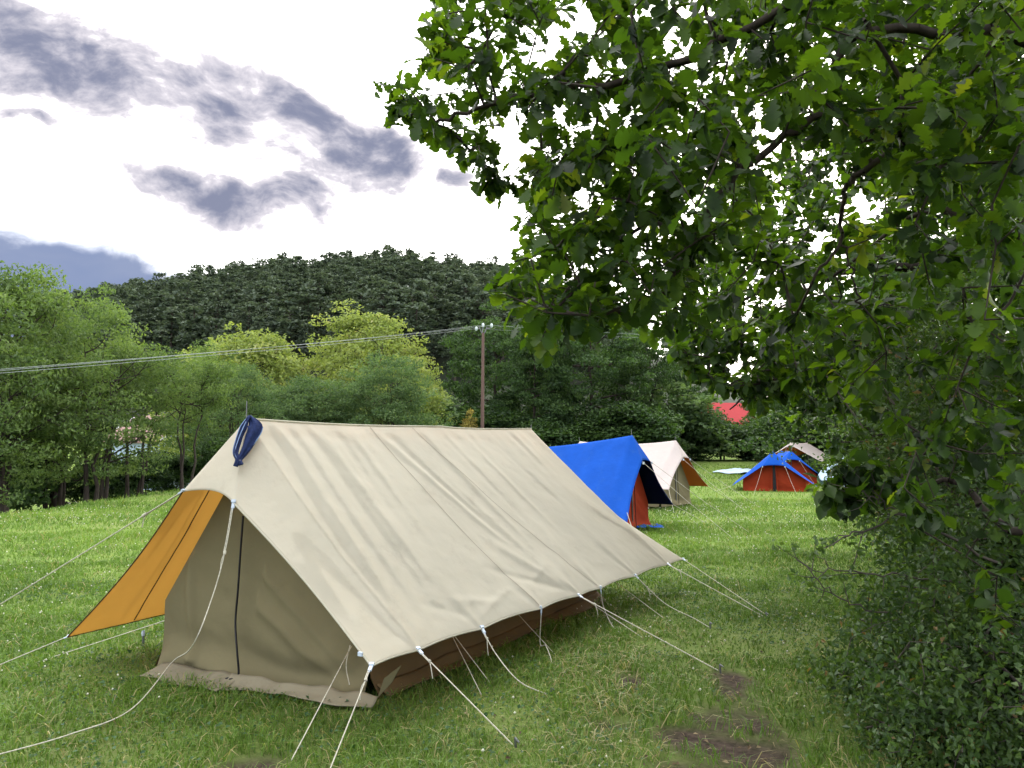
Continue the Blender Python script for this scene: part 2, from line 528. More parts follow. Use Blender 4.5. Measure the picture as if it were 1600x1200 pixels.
def build_ground():
    rad = np.concatenate([np.linspace(0.0, 12, 90), np.geomspace(12.2, 130, 110), np.geomspace(140, 440, 12)])
    th = np.linspace(-np.pi, np.pi, 361)
    Rr, T = np.meshgrid(rad, th, indexing="ij")
    X, Y = Rr * np.sin(T), Rr * np.cos(T)
    Z = gz(X, Y)
    Z = Z - 0.018 * dirt_mask(X, Y) + 0.02 * (fbm(X * 6, Y * 6, 31, 2) - .5) * (Rr < 12)
    m = bpy.data.materials.new("meadow")
    m.use_nodes = True
    nt = m.node_tree
    b = nt.nodes["Principled BSDF"]
    b.inputs["Roughness"].default_value = 0.95
    b.inputs["Specular IOR Level"].default_value = 0.1
    tc = nt.nodes.new("ShaderNodeTexCoord")
    n1 = nt.nodes.new("ShaderNodeTexNoise"); n1.inputs["Scale"].default_value = 0.5; n1.inputs["Detail"].default_value = 9
    n1.inputs["Roughness"].default_value = 0.7
    nt.links.new(tc.outputs["Object"], n1.inputs["Vector"])
    r = ramp_node(nt, [(0.3, (0.09, 0.15, 0.03)), (0.5, (0.15, 0.22, 0.045)), (0.68, (0.18, 0.215, 0.07))])
    nt.links.new(n1.outputs["Fac"], r.inputs[0])
    n2 = nt.nodes.new("ShaderNodeTexNoise"); n2.inputs["Scale"].default_value = 25; n2.inputs["Detail"].default_value = 6
    nt.links.new(tc.outputs["Object"], n2.inputs["Vector"])
    rd = ramp_node(nt, [(0.3, (0.03, 0.022, 0.016)), (0.6, (0.065, 0.047, 0.036)), (0.8, (0.11, 0.09, 0.06))])
    nt.links.new(n2.outputs["Fac"], rd.inputs[0])
    at_ = nt.nodes.new("ShaderNodeAttribute"); at_.attribute_name = "dirt"
    mx = nt.nodes.new("ShaderNodeMix"); mx.data_type = "RGBA"
    nt.links.new(at_.outputs["Fac"], mx.inputs[0]); nt.links.new(r.outputs[0], mx.inputs[6]); nt.links.new(rd.outputs[0], mx.inputs[7])
    nt.links.new(mx.outputs[2], b.inputs["Base Color"])
    bp = nt.nodes.new("ShaderNodeBump"); bp.inputs["Strength"].default_value = 0.7; bp.inputs["Distance"].default_value = 0.03
    nt.links.new(n2.outputs["Fac"], bp.inputs["Height"]); nt.links.new(bp.outputs[0], b.inputs["Normal"])
    o = MB().add(np.stack([X, Y, Z], -1).reshape(-1, 3), grid_faces(*X.shape)[:, ::-1]).build("ground", m)
    a = o.data.attributes.new("dirt", "FLOAT", "POINT")
    near = sstep(np.hypot(X, Y), 14, 5)
    soil = np.clip(np.maximum(dirt_mask(X, Y), 0.30 * near), 0, 1)
    a.data.foreach_set("value", soil.astype(np.float32).ravel())
    tag(o, kind="structure")
build_ground()

CREST = np.array([(-900, 600), (-300, 560), (0, 530), (150, 508), (250, 490), (350, 474), (450, 457), (600, 443), (700, 455), (770, 466), (850, 495), (1000, 545), (1200, 625), (1500, 690), (2200, 700)], float)
HY0, HY1 = 112.0, 240.0
def hz(tx, y):
    px = 800 + 1200 * tx
    cpx = np.interp(px, CREST[:, 0], CREST[:, 1])
    crest = 1.6 + (705 - cpx) / 1200 * HY1
    t = sstep(y, HY0 - 10, HY1)
    base = 1.5 + 0.03 * y
    z = base + (crest - base) * (0.35 * t + 0.65 * np.clip((y - HY0 + 10) / (HY1 - HY0 + 10), 0, 1))
    z = np.where(y > HY1, crest + (y - HY1) * 0.05, z)
    return z + 3.0 * (fbm(tx * y * .04 + 9, y * .04, 44, 3) - .5) * sstep(y, HY0, HY0 + 40)

def build_hill():
    tx = np.linspace(-1.0, 1.0, 140)
    ys = np.linspace(HY0 - 8, HY1 + 150, 70)
    Yg, Tg = np.meshgrid(ys, tx, indexing="ij")
    X = Tg * Yg
    Z = hz(Tg, Yg)
    m = mat_simple("forest_floor", (0.022, 0.03, 0.014), 0.95, 0.4, 0.2)
    o = MB().add(np.stack([X, Yg, Z], -1).reshape(-1, 3), grid_faces(*X.shape)).build("hill", m)
    tag(o, kind="structure")
build_hill()

# ------------------------------------------------------------------ vegetation builders
def leaf_cards(C, D, Nn, ln, wd, bend=0.15):
    """one kite-shaped leaf per centre; returns V,F with one quad each"""
    C = np.asarray(C); D = norm(D)
    S = norm(np.cross(D, Nn)); Nn = np.cross(S, D)
    ln = np.asarray(ln)[:, None]; wd = np.asarray(wd)[:, None]
    base = C - D * ln * .5 - Nn * ln * bend * .5
    tip = C + D * ln * .5 - Nn * ln * bend * .5
    l = C - D * ln * .08 + S * wd * .5 + Nn * ln * bend * .3
    r = C - D * ln * .08 - S * wd * .5 + Nn * ln * bend * .3
    V = np.stack([base, r, tip, l], 1).reshape(-1, 3)
    F = np.arange(len(C) * 4).reshape(-1, 4)
    return V, F

def rand_dirs(n, rng):
    return norm(rng.normal(size=(n, 3)))

def make_tree_meshes(seed, H, R, zb, leaf, nclump, per, mat, shape="round", stems=1, bark="bark", clump=0.85, flat=0.65, leaf_w=0.62, rag=.5):
    """trunk mesh and crown mesh around the local origin"""
    rng = np.random.default_rng(seed)
    T, Lf = MB(), MB()
    ends = []
    def env(z):   # crown radius at height z
        t = (z - zb) / (H - zb)
        if shape == "round":
            return R * math.sqrt(max(0.0, 1 - (abs(t - .45) / .58) ** 2.2)) if abs(t - .45) < .58 else 0
        if shape == "tall":
            return R * (math.sin(math.pi * min(max(t, 0), 1) ** .75) ** .6) if 0 < t < 1 else 0
        return R * math.sqrt(max(0.0, 1 - t * t))
    for s in range(stems):
        ang = rng.uniform(0, 6.28)
        lean = (0.03 if stems == 1 else 0.10) * H * rng.uniform(.6, 1.2)
        top = np.array([math.cos(ang) * lean, math.sin(ang) * lean, H * rng.uniform(.78, .9)])
        b0 = np.array([math.cos(ang), math.sin(ang), 0]) * (0 if stems == 1 else R * .10 * rng.uniform(.5, 1.5))
        tp = np.array([b0 + (top - b0) * t + np.append(rng.normal(0, .02 * H * t * (1 - t) * 3, 2), 0) for t in np.linspace(0, 1, 9)])
        tp[0, 2] = -0.4
        r0 = H * (.024 if stems == 1 else .011)
        T.add(*tube(tp, r0 * (1 - .88 * np.linspace(0, 1, 9)) * (1 + .5 * np.exp(-np.linspace(0, 1, 9) * 14)), 7))
        nl = 12 if stems == 1 else 6
        for k in range(nl):
            f = rng.uniform(max(.18, zb / H * .95), .97)
            o = np.array([np.interp(f, np.linspace(0, 1, 9), tp[:, i]) for i in range(3)])
            a = rng.uniform(0, 6.28)
            z1 = min(H * .97, o[2] + H * rng.uniform(.04, .24))
            e = max(env(z1), .15 * R) * rng.uniform(.65, .95)
            tip = np.array([math.cos(a) * e, math.sin(a) * e, z1]) + b0
            mid = (o + tip) / 2 + np.array([0, 0, -.03 * H]) + rng.normal(0, .02 * H, 3)
            lp = smooth_path([o, mid, tip], 7)
            T.add(*tube(lp, r0 * .42 * (1 - .85 * np.linspace(0, 1, 7)), 5))
            ends.append(tip * [.93, .93, .96])
            for q in range(3):
                f2 = rng.uniform(.4, .95)
                o2 = lp[int(f2 * 6)]
                t2 = o2 + rand_dirs(1, rng)[0] * R * rng.uniform(.2, .45) + np.array([0, 0, .12 * R])
                T.add(*tube(np.array([o2, (o2 + t2) / 2 + rng.normal(0, .05, 3), t2]), [r0 * .16, r0 * .1, r0 * .04], 4))
                ends.append(t2)
    cs = []
    ends = np.array(ends)
    while len(cs) < nclump:
        if len(cs) < len(ends):
            c = ends[len(cs)]
        else:
            z = rng.uniform(zb, H)
            e = env(z)
            a = rng.uniform(0, 6.28)
            rr = e * math.sqrt(rng.uniform(.3, 1.0)) * (1 - .56 * rag + rag * vnoise(a * 1.6, z * .8, seed))
            c = np.array([math.cos(a) * rr, math.sin(a) * rr, z])
        cs.append(c)
    cs = np.array(cs)
    for c in cs:
        rc = clump * rng.uniform(.55, 1.35)
        n = int(per * rng.uniform(.5, 1.4) * (rc / clump) ** 1.4) + 3
        tone = rng.normal(.5, .17)
        u = rand_dirs(n, rng)
        u[:, 2] = np.where(u[:, 2] < 0, u[:, 2] * .55, u[:, 2])
        rr = rc * rng.uniform(.25, 1.0, n) ** .5
        P = c + u * rr[:, None] * np.array([1, 1, flat]) + rng.normal(0, .05 * rc, (n, 3))
        nn = norm(u * .7 + rand_dirs(n, rng) * .8 + np.array([0, 0, .45]))
        dd = rand_dirs(n, rng) + np.array([0, 0, -.35])
        hue = np.clip(tone + rng.normal(0, .15, n), 0, 1)
        Lf.add(*leaf_cards(P, dd, nn, leaf * rng.uniform(.6, 1.35, n), leaf * leaf_w * rng.uniform(.7, 1.2, n)), rnd=hue)
    return T.mesh("trunk", M[bark]), Lf.mesh("crown", M[mat], smooth=False)

def place_tree(name, meshes, loc, rz, sc, label, cat="tree", group=None):
    t = thing(name, label, cat, loc, rz, group)
    t.scale = (sc[0], sc[0], sc[1])
    for nm, me in zip(("trunk", "crown"), meshes):
        o = bpy.data.objects.new(nm, me)
        COL.objects.link(o)
        o.parent = t
    return t

# oak leaf: lobed outline, folded along the midrib
OAK_T = np.array([0.0, .12, .18, .245, .30, .36, .43, .49, .56, .64, .70, .76, .84, .90, .96, 1.0])
OAK_W = np.array([.012, .03, .105, .12, .07, .17, .215, .11, .25, .31, .17, .25, .25, .16, .13, .03])
OAK_T2 = np.array([0.0, .3, .45, .62, .78, 1.0])
OAK_W2 = np.array([.012, .12, .2, .3, .27, .03])
def oak_template(t, w):
    n = len(t)
    mid = np.stack([t, 0 * t, -0.25 * (t - .1) ** 2], -1)
    out = []
    for s in (-1, 1):
        out.append(np.stack([t + .05 * w, s * w, 0.28 * w - 0.25 * (t - .1) ** 2 - .3 * w * w], -1))
    V = np.vstack([out[0], mid, out[1]])
    V[:, 2] += .05 * np.sin(V[:, 0] * 9) * np.sign(V[:, 1]) * np.abs(V[:, 1]) * 2
    F = []
    for i in range(n - 1):
        F.append([i, i + n, i + n + 1, i + 1])
        F.append([i + n, i + 2 * n, i + 2 * n + 1, i + n + 1])
    return V, np.array(F)[:, ::-1]
OAK_HI = oak_template(OAK_T, OAK_W)
OAK_LO = oak_template(OAK_T2, OAK_W2)

def oak_leaves(mb, base, D, Nn, ln, rng, tmpl, hue, wide=1.0):
    V0, F0 = tmpl
    n = len(base)
    D = norm(D); S = norm(np.cross(Nn, D)); Nn = np.cross(D, S)
    curl = rng.normal(1.0, 0.9, n)[:, None]
    x = V0[:, 0][None] * ln[:, None]
    y = V0[:, 1][None] * ln[:, None] * wide * rng.uniform(.8, 1.15, n)[:, None]
    z = V0[:, 2][None] * ln[:, None] * curl + rng.normal(0, .06, n)[:, None] * V0[:, 0][None] * V0[:, 1][None] * ln[:, None] * 4
    V = base[:, None] + D[:, None] * x[..., None] + S[:, None] * y[..., None] + Nn[:, None] * z[..., None]
    F = (F0[None] + (np.arange(n) * len(V0))[:, None, None]).reshape(-1, F0.shape[1])
    mb.add(V.reshape(-1, 3), F, rnd=np.repeat(hue, len(F0)))

def grow_branches(nodes, par, rad, targets, rng, step=0.3, wig=0.05):
    """attach each target to the nearest node of the growing skeleton; returns lists"""
    nodes = [np.asarray(n) for n in nodes]; par = list(par); fixed = list(rad)
    tg = np.asarray(targets)
    base = np.array(nodes)
    dmin = np.array([np.min(np.linalg.norm(base - t, axis=1)) for t in tg])
    tips = []
    buf = np.zeros((len(nodes) + len(tg) * 12 + 10, 3)); cnt = len(nodes)
    buf[:cnt] = base
    for k in np.argsort(dmin):
        t = tg[k]
        d = np.linalg.norm(buf[:cnt] - t, axis=1)
        i = int(np.argmin(d)); L = d[i]
        m = min(10, max(1, int(L / step)))
        p = i
        o = buf[i].copy()
        sagv = np.array([0, 0, -0.10 * L])
        for q in range(1, m + 1):
            f = q / m
            pt = o + (t - o) * f + sagv * (f * (1 - f)) * 2 + (rng.normal(0, wig * min(L, .8), 3) if q < m else 0)
            buf[cnt] = pt; nodes.append(pt); par.append(p); fixed.append(0.0)
            p = cnt; cnt += 1
        tips.append(p)
    return nodes, par, fixed, tips

def branch_mesh(mb, nodes, par, fixed, r_tip, expo=2.3, sides=5):
    n = len(nodes)
    acc = np.zeros(n)
    kids = np.zeros(n, int)
    for i in range(n):
        if par[i] >= 0: kids[par[i]] += 1
    for i in range(n - 1, -1, -1):
        if kids[i] == 0: acc[i] += r_tip ** expo
        if par[i] >= 0: acc[par[i]] += acc[i]
    r = np.maximum(acc ** (1 / expo), np.array(fixed))
    for i in range(n):
        p = par[i]
        if p < 0: continue
        if np.linalg.norm(nodes[i] - nodes[p]) < 1e-4: continue
        a = min(r[p], r[i] * 1.6)
        mb.add(*tube(np.array([nodes[p], nodes[i]]), [a, r[i]], sides if r[i] > .006 else 4))

def limb_nodes(limbs):
    """limbs: list of (points, r0, r1, parent limb index or None) -> nodes, par, rad"""
    nodes, par, rad = [], [], []
    start = []
    for pts, r0, r1, attach in limbs:
        P = smooth_path(pts, max(8, int(len(pts) * 5)))
        P[1:-1] += RNG.normal(0, .010, (len(P) - 2, 3))
        for i, p in enumerate(P):
            if i == 0:
                if attach is None:
                    par.append(-1)
                else:
                    d = np.linalg.norm(np.array(nodes) - p, axis=1)
                    par.append(int(np.argmin(d)))
            else:
                par.append(len(nodes) - 1)
            nodes.append(p)
            rad.append(r0 + (r1 - r0) * (i / (len(P) - 1)) ** .8)
    return nodes, par, rad

def in_poly(x, y, poly):
    c = False
    j = len(poly) - 1
    for i in range(len(poly)):
        xi, yi = poly[i]; xj, yj = poly[j]
        if (yi > y) != (yj > y) and x < (xj - xi) * (y - yi) / (yj - yi) + xi:
            c = not c
        j = i
    return c

def zone_points(poly, n, y0, y1, rng, holes=(), mind=0.12):
    xs = [p[0] for p in poly]; ys = [p[1] for p in poly]
    out = []
    tries = 0
    while len(out) < n and tries < n * 60:
        tries += 1
        x = rng.uniform(min(xs), max(xs)); y = rng.uniform(min(ys), max(ys))
        if not in_poly(x, y, poly): continue
        if any(((x - hx) / rx) ** 2 + ((y - hy) / ry) ** 2 < 1 for hx, hy, rx, ry in holes): continue
        q = at(x, y, rng.uniform(y0, y1))
        if q[2] < .35: continue
        if out and np.min(np.linalg.norm(np.array(out) - q, axis=1)) < mind: continue
        out.append(q)
    return out

def leaf_sprays(mb, tips, nodes, par, rng, ln, count, tmpl, droop=.45, spread=.5):
    for t in tips:
        p = nodes[t]; q = nodes[par[t]]
        ax = norm(p - q)
        n = rng.integers(count[0], count[1] + 1)
        f = rng.uniform(0, 1, n) ** 1.3
        seg = p - ax * (f * .16)[:, None] + rng.normal(0, .012, (n, 3))
        u = rand_dirs(n, rng)
        u = norm(u - (u @ ax)[:, None] * ax * .6)
        D = norm(u * .9 + ax * rng.uniform(.1, .9, n)[:, None] + np.array([0, 0, -droop]) * rng.uniform(.2, 1.4, n)[:, None])
        Nn = norm(np.array([0, 0, 1.0]) + u * .35 + rng.normal(0, .38, (n, 3)))
        L = ln * rng.uniform(.55, 1.2, n)
        hue = np.clip(rng.normal(.38, .16) + rng.normal(0, .16, n), 0, 1)
        oak_leaves(mb, seg + D * .015, D, Nn, L, rng, tmpl, hue, 1.05)

# ------------------------------------------------------------------ tents
def tent_surface(kp, side, seed, n=(70, 46), wr=1.0, folds=()):
    """One slope of the fly (side=+1 right, -1 left). kp: dict of local keypoints for the right side.
    Returns a callable S(s, v) and the patch grid."""
    rng = np.random.default_rng(seed)
    P, Q = kp["P"], kp["Q"]
    mir = np.array([side, 1, 1.0])
    key = "" if side > 0 else "_l"
    G, R_, E, G2 = (kp.get(k + key, kp[k] * mir) for k in ("G", "R", "E", "H"))
    sF, sB = kp["sF"], kp["sB"]
    gs = kp["grommets"]           # s positions of grommets incl. 0 and 1
    vg = kp["vg"]
    nrm = norm(np.cross(np.array([0, 1.0, 0]), R_ - P)) * side
    if nrm[2] < 0: nrm = -nrm
    ph = rng.uniform(0, 6.28, 12)
    def bottom(s):
        s = np.asarray(s, float)
        p = R_ + (E - R_) * s[..., None]
        # scallops: the hem lifts and pulls in a little between the pegged points
        i = np.clip(np.searchsorted(gs, s, side="right") - 1, 0, len(gs) - 2)
        a, b = np.array(gs)[i], np.array(gs)[i + 1]
        t = np.clip((s - a) / (b - a), 0, 1)
        sc = np.sin(np.pi * t) * np.minimum(b - a, .2) * .17
        p = p + sc[..., None] * np.array([-side * 1.0, 0, .35]) + kp.get("bow", 0) * np.sin(np.pi * s)[..., None] * np.array([-side * .6, 0, -.5])
        return p
    def front(v):
        v = np.asarray(v, float)[..., None]
        a = P + (G - P) * np.clip(v / vg, 0, 1)
        t = np.clip((v - vg) / (1 - vg), 0, 1)
        b = G + (R_ - G) * t + np.sin(np.pi * t) * np.array([-side * .015, .05, .0])
        return np.where(v < vg, a, b)
    def back(v):
        v = np.asarray(v, float)[..., None]
        a = Q + (G2 - Q) * np.clip(v / vg, 0, 1)
        t = np.clip((v - vg) / (1 - vg), 0, 1)
        b = G2 + (E - G2) * t + np.sin(np.pi * t) * np.array([-side * .03, -.07, .0])
        return np.where(v < vg, a, b)
    def ridge(s):
        t = np.clip((np.asarray(s, float) - sF) / (sB - sF), 0, 1)
        z = -kp["sag"] * (4 * t * (1 - t)) - kp.get("sag2", 0) * np.abs(np.sin(2 * np.pi * t)) + kp.get("mid", 0) * np.exp(-((t - .56) / .02) ** 2)
        return P + (Q - P) * t[..., None] + z[..., None] * np.array([0, 0, 1.0])
    def S(s, v, disp=True):
        s, v = np.broadcast_arrays(np.asarray(s, float), np.asarray(v, float))
        bF = bottom(np.full_like(s, sF)); bB = bottom(np.full_like(s, sB))
        vv = v[..., None]
        Fl = P + (bF - P) * vv
        Bl = Q + (bB - Q) * vv
        # edge strips are blended from the free edge to the fold; their hem must follow bottom(s)
        tf = np.clip(s / sF, 0, 1)[..., None]
        pf = front(v) * (1 - tf) + Fl * tf
        hemf = bottom(s) - (front(np.ones_like(s)) * (1 - tf) + bF * tf)
        pf = pf + hemf * vv ** 3
        tb = np.clip((1 - s) / (1 - sB), 0, 1)[..., None]
        pb = back(v) * (1 - tb) + Bl * tb
        hemb = bottom(s) - (back(np.ones_like(s)) * (1 - tb) + bB * tb)
        pb = pb + hemb * vv ** 3
        pm = ridge(s) * (1 - vv) + bottom(s) * vv
        p = np.where((s < sF)[..., None], pf, np.where((s > sB)[..., None], pb, pm))
        if disp:
            mid = np.clip(np.minimum(s / sF, (1 - s) / (1 - sB)), 0, 1)
            fall = np.minimum(1, mid * 1.0) * np.minimum(1, v * 14) * np.minimum(1, (1 - v) * 16)
            tm = np.clip((s - sF) / (sB - sF), 0, 1)
            h = -.035 * np.sin(np.pi * v) * (0.4 + .6 * np.sin(np.pi * tm))
            # gathers hanging from the ridge
            k = kp.get("gather", 26)
            x = s * k + 1.2 * np.sin(s * 9 + ph[0]) - v * 1.5
            h = h + .012 * wr * np.exp(-v / .16) * (vnoise(x, v * 1.5, seed) - .5) * 2
            h = h + .007 * wr * np.exp(-v / .6) * (vnoise(x * .45 + 7, v * 1.2, seed + 5) - .5) * 2
            # soft belly
            h = h + .022 * wr * (fbm(s * 5 + 3, v * 3 + 2, seed + 9, 3) - .5)
            h = h + .007 * wr * (fbm(s * 26 - v * 6, v * 9, seed + 12, 3) - .5)
            # pull creases at the hem
            for g in gs[1:-1]:
                dx = (s - g) / (.012 + .16 * (1 - v))
                h = h + .010 * wr * np.exp(-dx * dx) * np.exp(-(1 - v) / .13) * np.cos(dx * 5)
            for (s0, v0, s1, v1, w, amp) in folds:
                dv = np.array([s1 - s0, v1 - v0]); Ln = np.hypot(*dv); dv = dv / Ln
                al = ((s - s0) * dv[0] + (v - v0) * dv[1]) / Ln
                ds = (s - s0) * -dv[1] + (v - v0) * dv[0]
                env = np.sin(np.pi * np.clip(al, 0, 1)) ** .7
                h = h + 1.3 * amp * env * np.exp(-(ds / w) ** 2)
            p = p + nrm * (h * fall)[..., None]
        return p
    sv = np.unique(np.concatenate([np.linspace(0, sF, max(4, int(n[0] * sF * 1.1))), np.linspace(sF, sB, int(n[0] * (sB - sF))), np.linspace(sB, 1, max(4, int(n[0] * (1 - sB) * 1.1)))]))
    vvv = np.unique(np.concatenate([np.linspace(0, vg, max(3, int(n[1] * vg) + 1)), np.linspace(vg, 1, int(n[1] * (1 - vg)))]))
    return S, sv, vvv, front, back

def build_fly(kp, mats, parent, seed, n=(70, 46), wr=1.0, folds_r=(), folds_l=()):
    mb = MB()
    edges = {}
    for side, folds in ((1, folds_r), (-1, folds_l)):
        S, sv, vv, fr, bk = tent_surface(kp, side, seed + side * 3, n, wr, folds)
        Vg, Sg = np.meshgrid(vv, sv, indexing="ij")
        F = grid_faces(len(vv), len(sv))
        mb.add(S(Sg, Vg).reshape(-1, 3), F if side < 0 else F[:, ::-1])
        edges[side] = (S, vv, fr, bk)
    vg = kp["vg"]
    for which in (2, 3):          # hoods at both ends
        vv = edges[1][1]; vv = vv[vv <= vg + 1e-9]
        t = np.linspace(0, 1, 15)
        a = edges[-1][which](vv); b = edges[1][which](vv)
        H = a[:, None] + (b - a)[:, None] * t[None, :, None]
        arch = (np.sin(np.pi * t)[None] ** 1.0 * ((vv / vg) ** 3)[:, None])
        sgn = 1 if which == 2 else -1
        H = H + arch[..., None] * np.array([0, .05 * sgn, kp.get("arch", .05)])
        F = grid_faces(len(vv), 15)
        mb.add(H.reshape(-1, 3), F if which == 3 else F[:, ::-1])
    o = mb.build("outer_fly", mats, parent)
    me = o.data
    import bmesh
    bm = bmesh.new(); bm.from_mesh(me)
    bmesh.ops.remove_doubles(bm, verts=bm.verts, dist=1e-4)
    bmesh.ops.recalc_face_normals(bm, faces=bm.faces)
    s = sum(f.normal.z * f.calc_area() for f in bm.faces)
    if s < 0:
        bmesh.ops.reverse_faces(bm, faces=bm.faces)
    bm.to_mesh(me); bm.free()
    sol = o.modifiers.new("thickness", "SOLIDIFY")
    sol.thickness = 0.004; sol.offset = -1; sol.material_offset = 1; sol.material_offset_rim = 0
    return o, edges

def ribbon(pts, nrm, w, lift=.004):
    P = np.asarray(pts); N_ = np.asarray(nrm)
    T = norm(np.gradient(P, axis=0)); S = norm(np.cross(T, N_))
    a = P + S * w / 2 + N_ * lift; b = P - S * w / 2 + N_ * lift
    V = np.stack([a, b], 1).reshape(-1, 3)
    return V, grid_faces(len(P), 2)

def inner_tent(parent, kp, mat_front, mat_wall, L, hw, wall, apex, name="inner_tent", apex_b=None, n=(60, 48), hw_l=None, seed=3, wr=1.0, y0=.08, mats_extra=None, skew=0.0):
    """closed canvas body: front panel, walls, roof, back. Local tent frame."""
    rng = np.random.default_rng(seed)
    hl = hw if hw_l is None else hw_l
    o = None
    # front and back panels
    def half(z, h):
        return np.where(z > wall, h * (apx - z) / (apx - wall), h)
    ab = apex if apex_b is None else apex_b
    for yy, sgn in ((y0, -1), (L, 1)):
        mb = MB()
        apx = apex if sgn < 0 else ab
        v = np.linspace(0, 1, n[1]); t = np.linspace(-1, 1, n[0])
        Vg, Tg = np.meshgrid(v, t, indexing="ij")
        Z = apx * .995 * (1 - Vg)
        X = np.where(Tg < 0, Tg * half(Z, hl), Tg * half(Z, hw))
        Y = np.full_like(X, yy) + skew * X * (sgn < 0)
        edge = np.clip((1 - np.abs(Tg)) * 9, 0, 1) * np.clip(Vg * 6, 0, 1)
        # hanging folds, stronger towards the slack foot of the panel
        f = .095 * (fbm(X * 2.2 + Z * 1.6 + 4, Z * 2.6 + 3, seed, 3) - .5) * Vg
        f = f + .048 * np.sin((Z * 17) + 2.2 * np.sin(X * 3.1 + .5) + X * 2.5 * np.sign(X)) * np.exp(-(Z / .22) ** 2)
        f = f + .030 * np.exp(-((Z - .55 + .62 * np.abs(X - .1)) / .07) ** 2) * (X > .1) + .026 * np.exp(-((Z - .85 + .75 * np.abs(X)) / .06) ** 2) * (X > .15)
        f = f + .032 * np.exp(-((X + .42 + .12 * Z) / .05) ** 2) * (Z > .1)
        Y = Y + sgn * wr * (f * edge) - (.05 * np.exp(-(Z / .12) ** 2)) * (sgn < 0) + sgn * .02 * Vg * edge
        F = grid_faces(*X.shape)
        mb.add(np.stack([X, Y, Z], -1).reshape(-1, 3), F if sgn < 0 else F[:, ::-1])
        o = mb.build("door_panel" if sgn < 0 else "back_panel", mat_front, parent)
        if sgn < 0: body = o
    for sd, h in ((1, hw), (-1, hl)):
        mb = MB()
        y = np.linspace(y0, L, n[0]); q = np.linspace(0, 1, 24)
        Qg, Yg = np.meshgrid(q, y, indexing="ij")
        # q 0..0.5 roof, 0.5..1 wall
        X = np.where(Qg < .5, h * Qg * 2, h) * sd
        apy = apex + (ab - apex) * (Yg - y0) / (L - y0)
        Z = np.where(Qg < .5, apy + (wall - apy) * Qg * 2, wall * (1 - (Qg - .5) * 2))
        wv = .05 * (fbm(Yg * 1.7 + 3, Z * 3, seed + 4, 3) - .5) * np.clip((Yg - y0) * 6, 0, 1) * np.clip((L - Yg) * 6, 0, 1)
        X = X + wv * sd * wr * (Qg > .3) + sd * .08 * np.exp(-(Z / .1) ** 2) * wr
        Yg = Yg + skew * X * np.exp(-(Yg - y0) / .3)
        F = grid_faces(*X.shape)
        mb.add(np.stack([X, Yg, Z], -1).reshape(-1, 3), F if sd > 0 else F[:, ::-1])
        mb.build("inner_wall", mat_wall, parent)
    return body

# ---- main tent ---------------------------------------------------------------------------------
TA = math.radians(29)
UU = np.array([math.sin(TA), math.cos(TA), 0]); PP = np.array([math.cos(TA), -math.sin(TA), 0])
P0 = at(385, 655, 5.47)
ORG = np.array([P0[0], P0[1], 0.0])
def to_loc(q):
    d = np.asarray(q) - ORG
    return np.stack([d @ PP, d @ UU, d[..., 2]], -1)
def to_wld(l):
    l = np.asarray(l)
    return ORG + l[..., :1] * PP + l[..., 1:2] * UU + l[..., 2:3] * np.array([0, 0, 1.0])
def on_plane(px, py, u=None, z=None, w=None):
    """pixel -> tent-local point with given along / height / across value"""
    d = ray(px, py)
    dl = np.array([d @ PP, d @ UU, d[2]]); c = to_loc(CC)
    if u is not None: k = (u - c[1]) / dl[1]
    elif z is not None: k = (z - c[2]) / dl[2]
    else: k = (w - c[0]) / dl[0]
    return c + dl * k

tent = thing("canvas_tent", "large cream canvas tent with orange lining and khaki door, filling the foreground", "tent", tuple(ORG), -TA)
Ql = on_plane(830, 670, w=0.0)
Gr = on_plane(365, 786, u=-.31); Gl = on_plane(285, 768, u=-.31)
Rr = on_plane(580, 1041, u=-.34); Rl = on_plane(105, 995, u=-.34)
Er = on_plane(1068, 874, z=.36)
kp = dict(P=np.array([0, 0, P0[2]]), Q=Ql, G=Gr, G_l=Gl, R=Rr, R_l=Rl, E=Er, H=np.array([.27, Ql[1] + .33, 1.33]),
          sag=.012, sag2=.012, mid=.008, vg=.24, arch=.04, bow=0.02)
kp["E_l"] = np.array([-1.5, Er[1], .34])
def s_of_px(px):
    lo, hi = 0, 1
    for _ in range(50):
        m = (lo + hi) / 2
        if proj(to_wld(Rr + (Er - Rr) * m))[0] < px: lo = m
        else: hi = m
    return (lo + hi) / 2
GPX = [580, 655, 755, 848, 907, 940, 995, 1045, 1068]
kp["grommets"] = [0.0] + [s_of_px(p) for p in GPX[1:-1]] + [1.0]
kp["sF"] = kp["grommets"][1]; kp["sB"] = kp["grommets"][7]
kp["gather"] = 46
g_ = kp["grommets"]
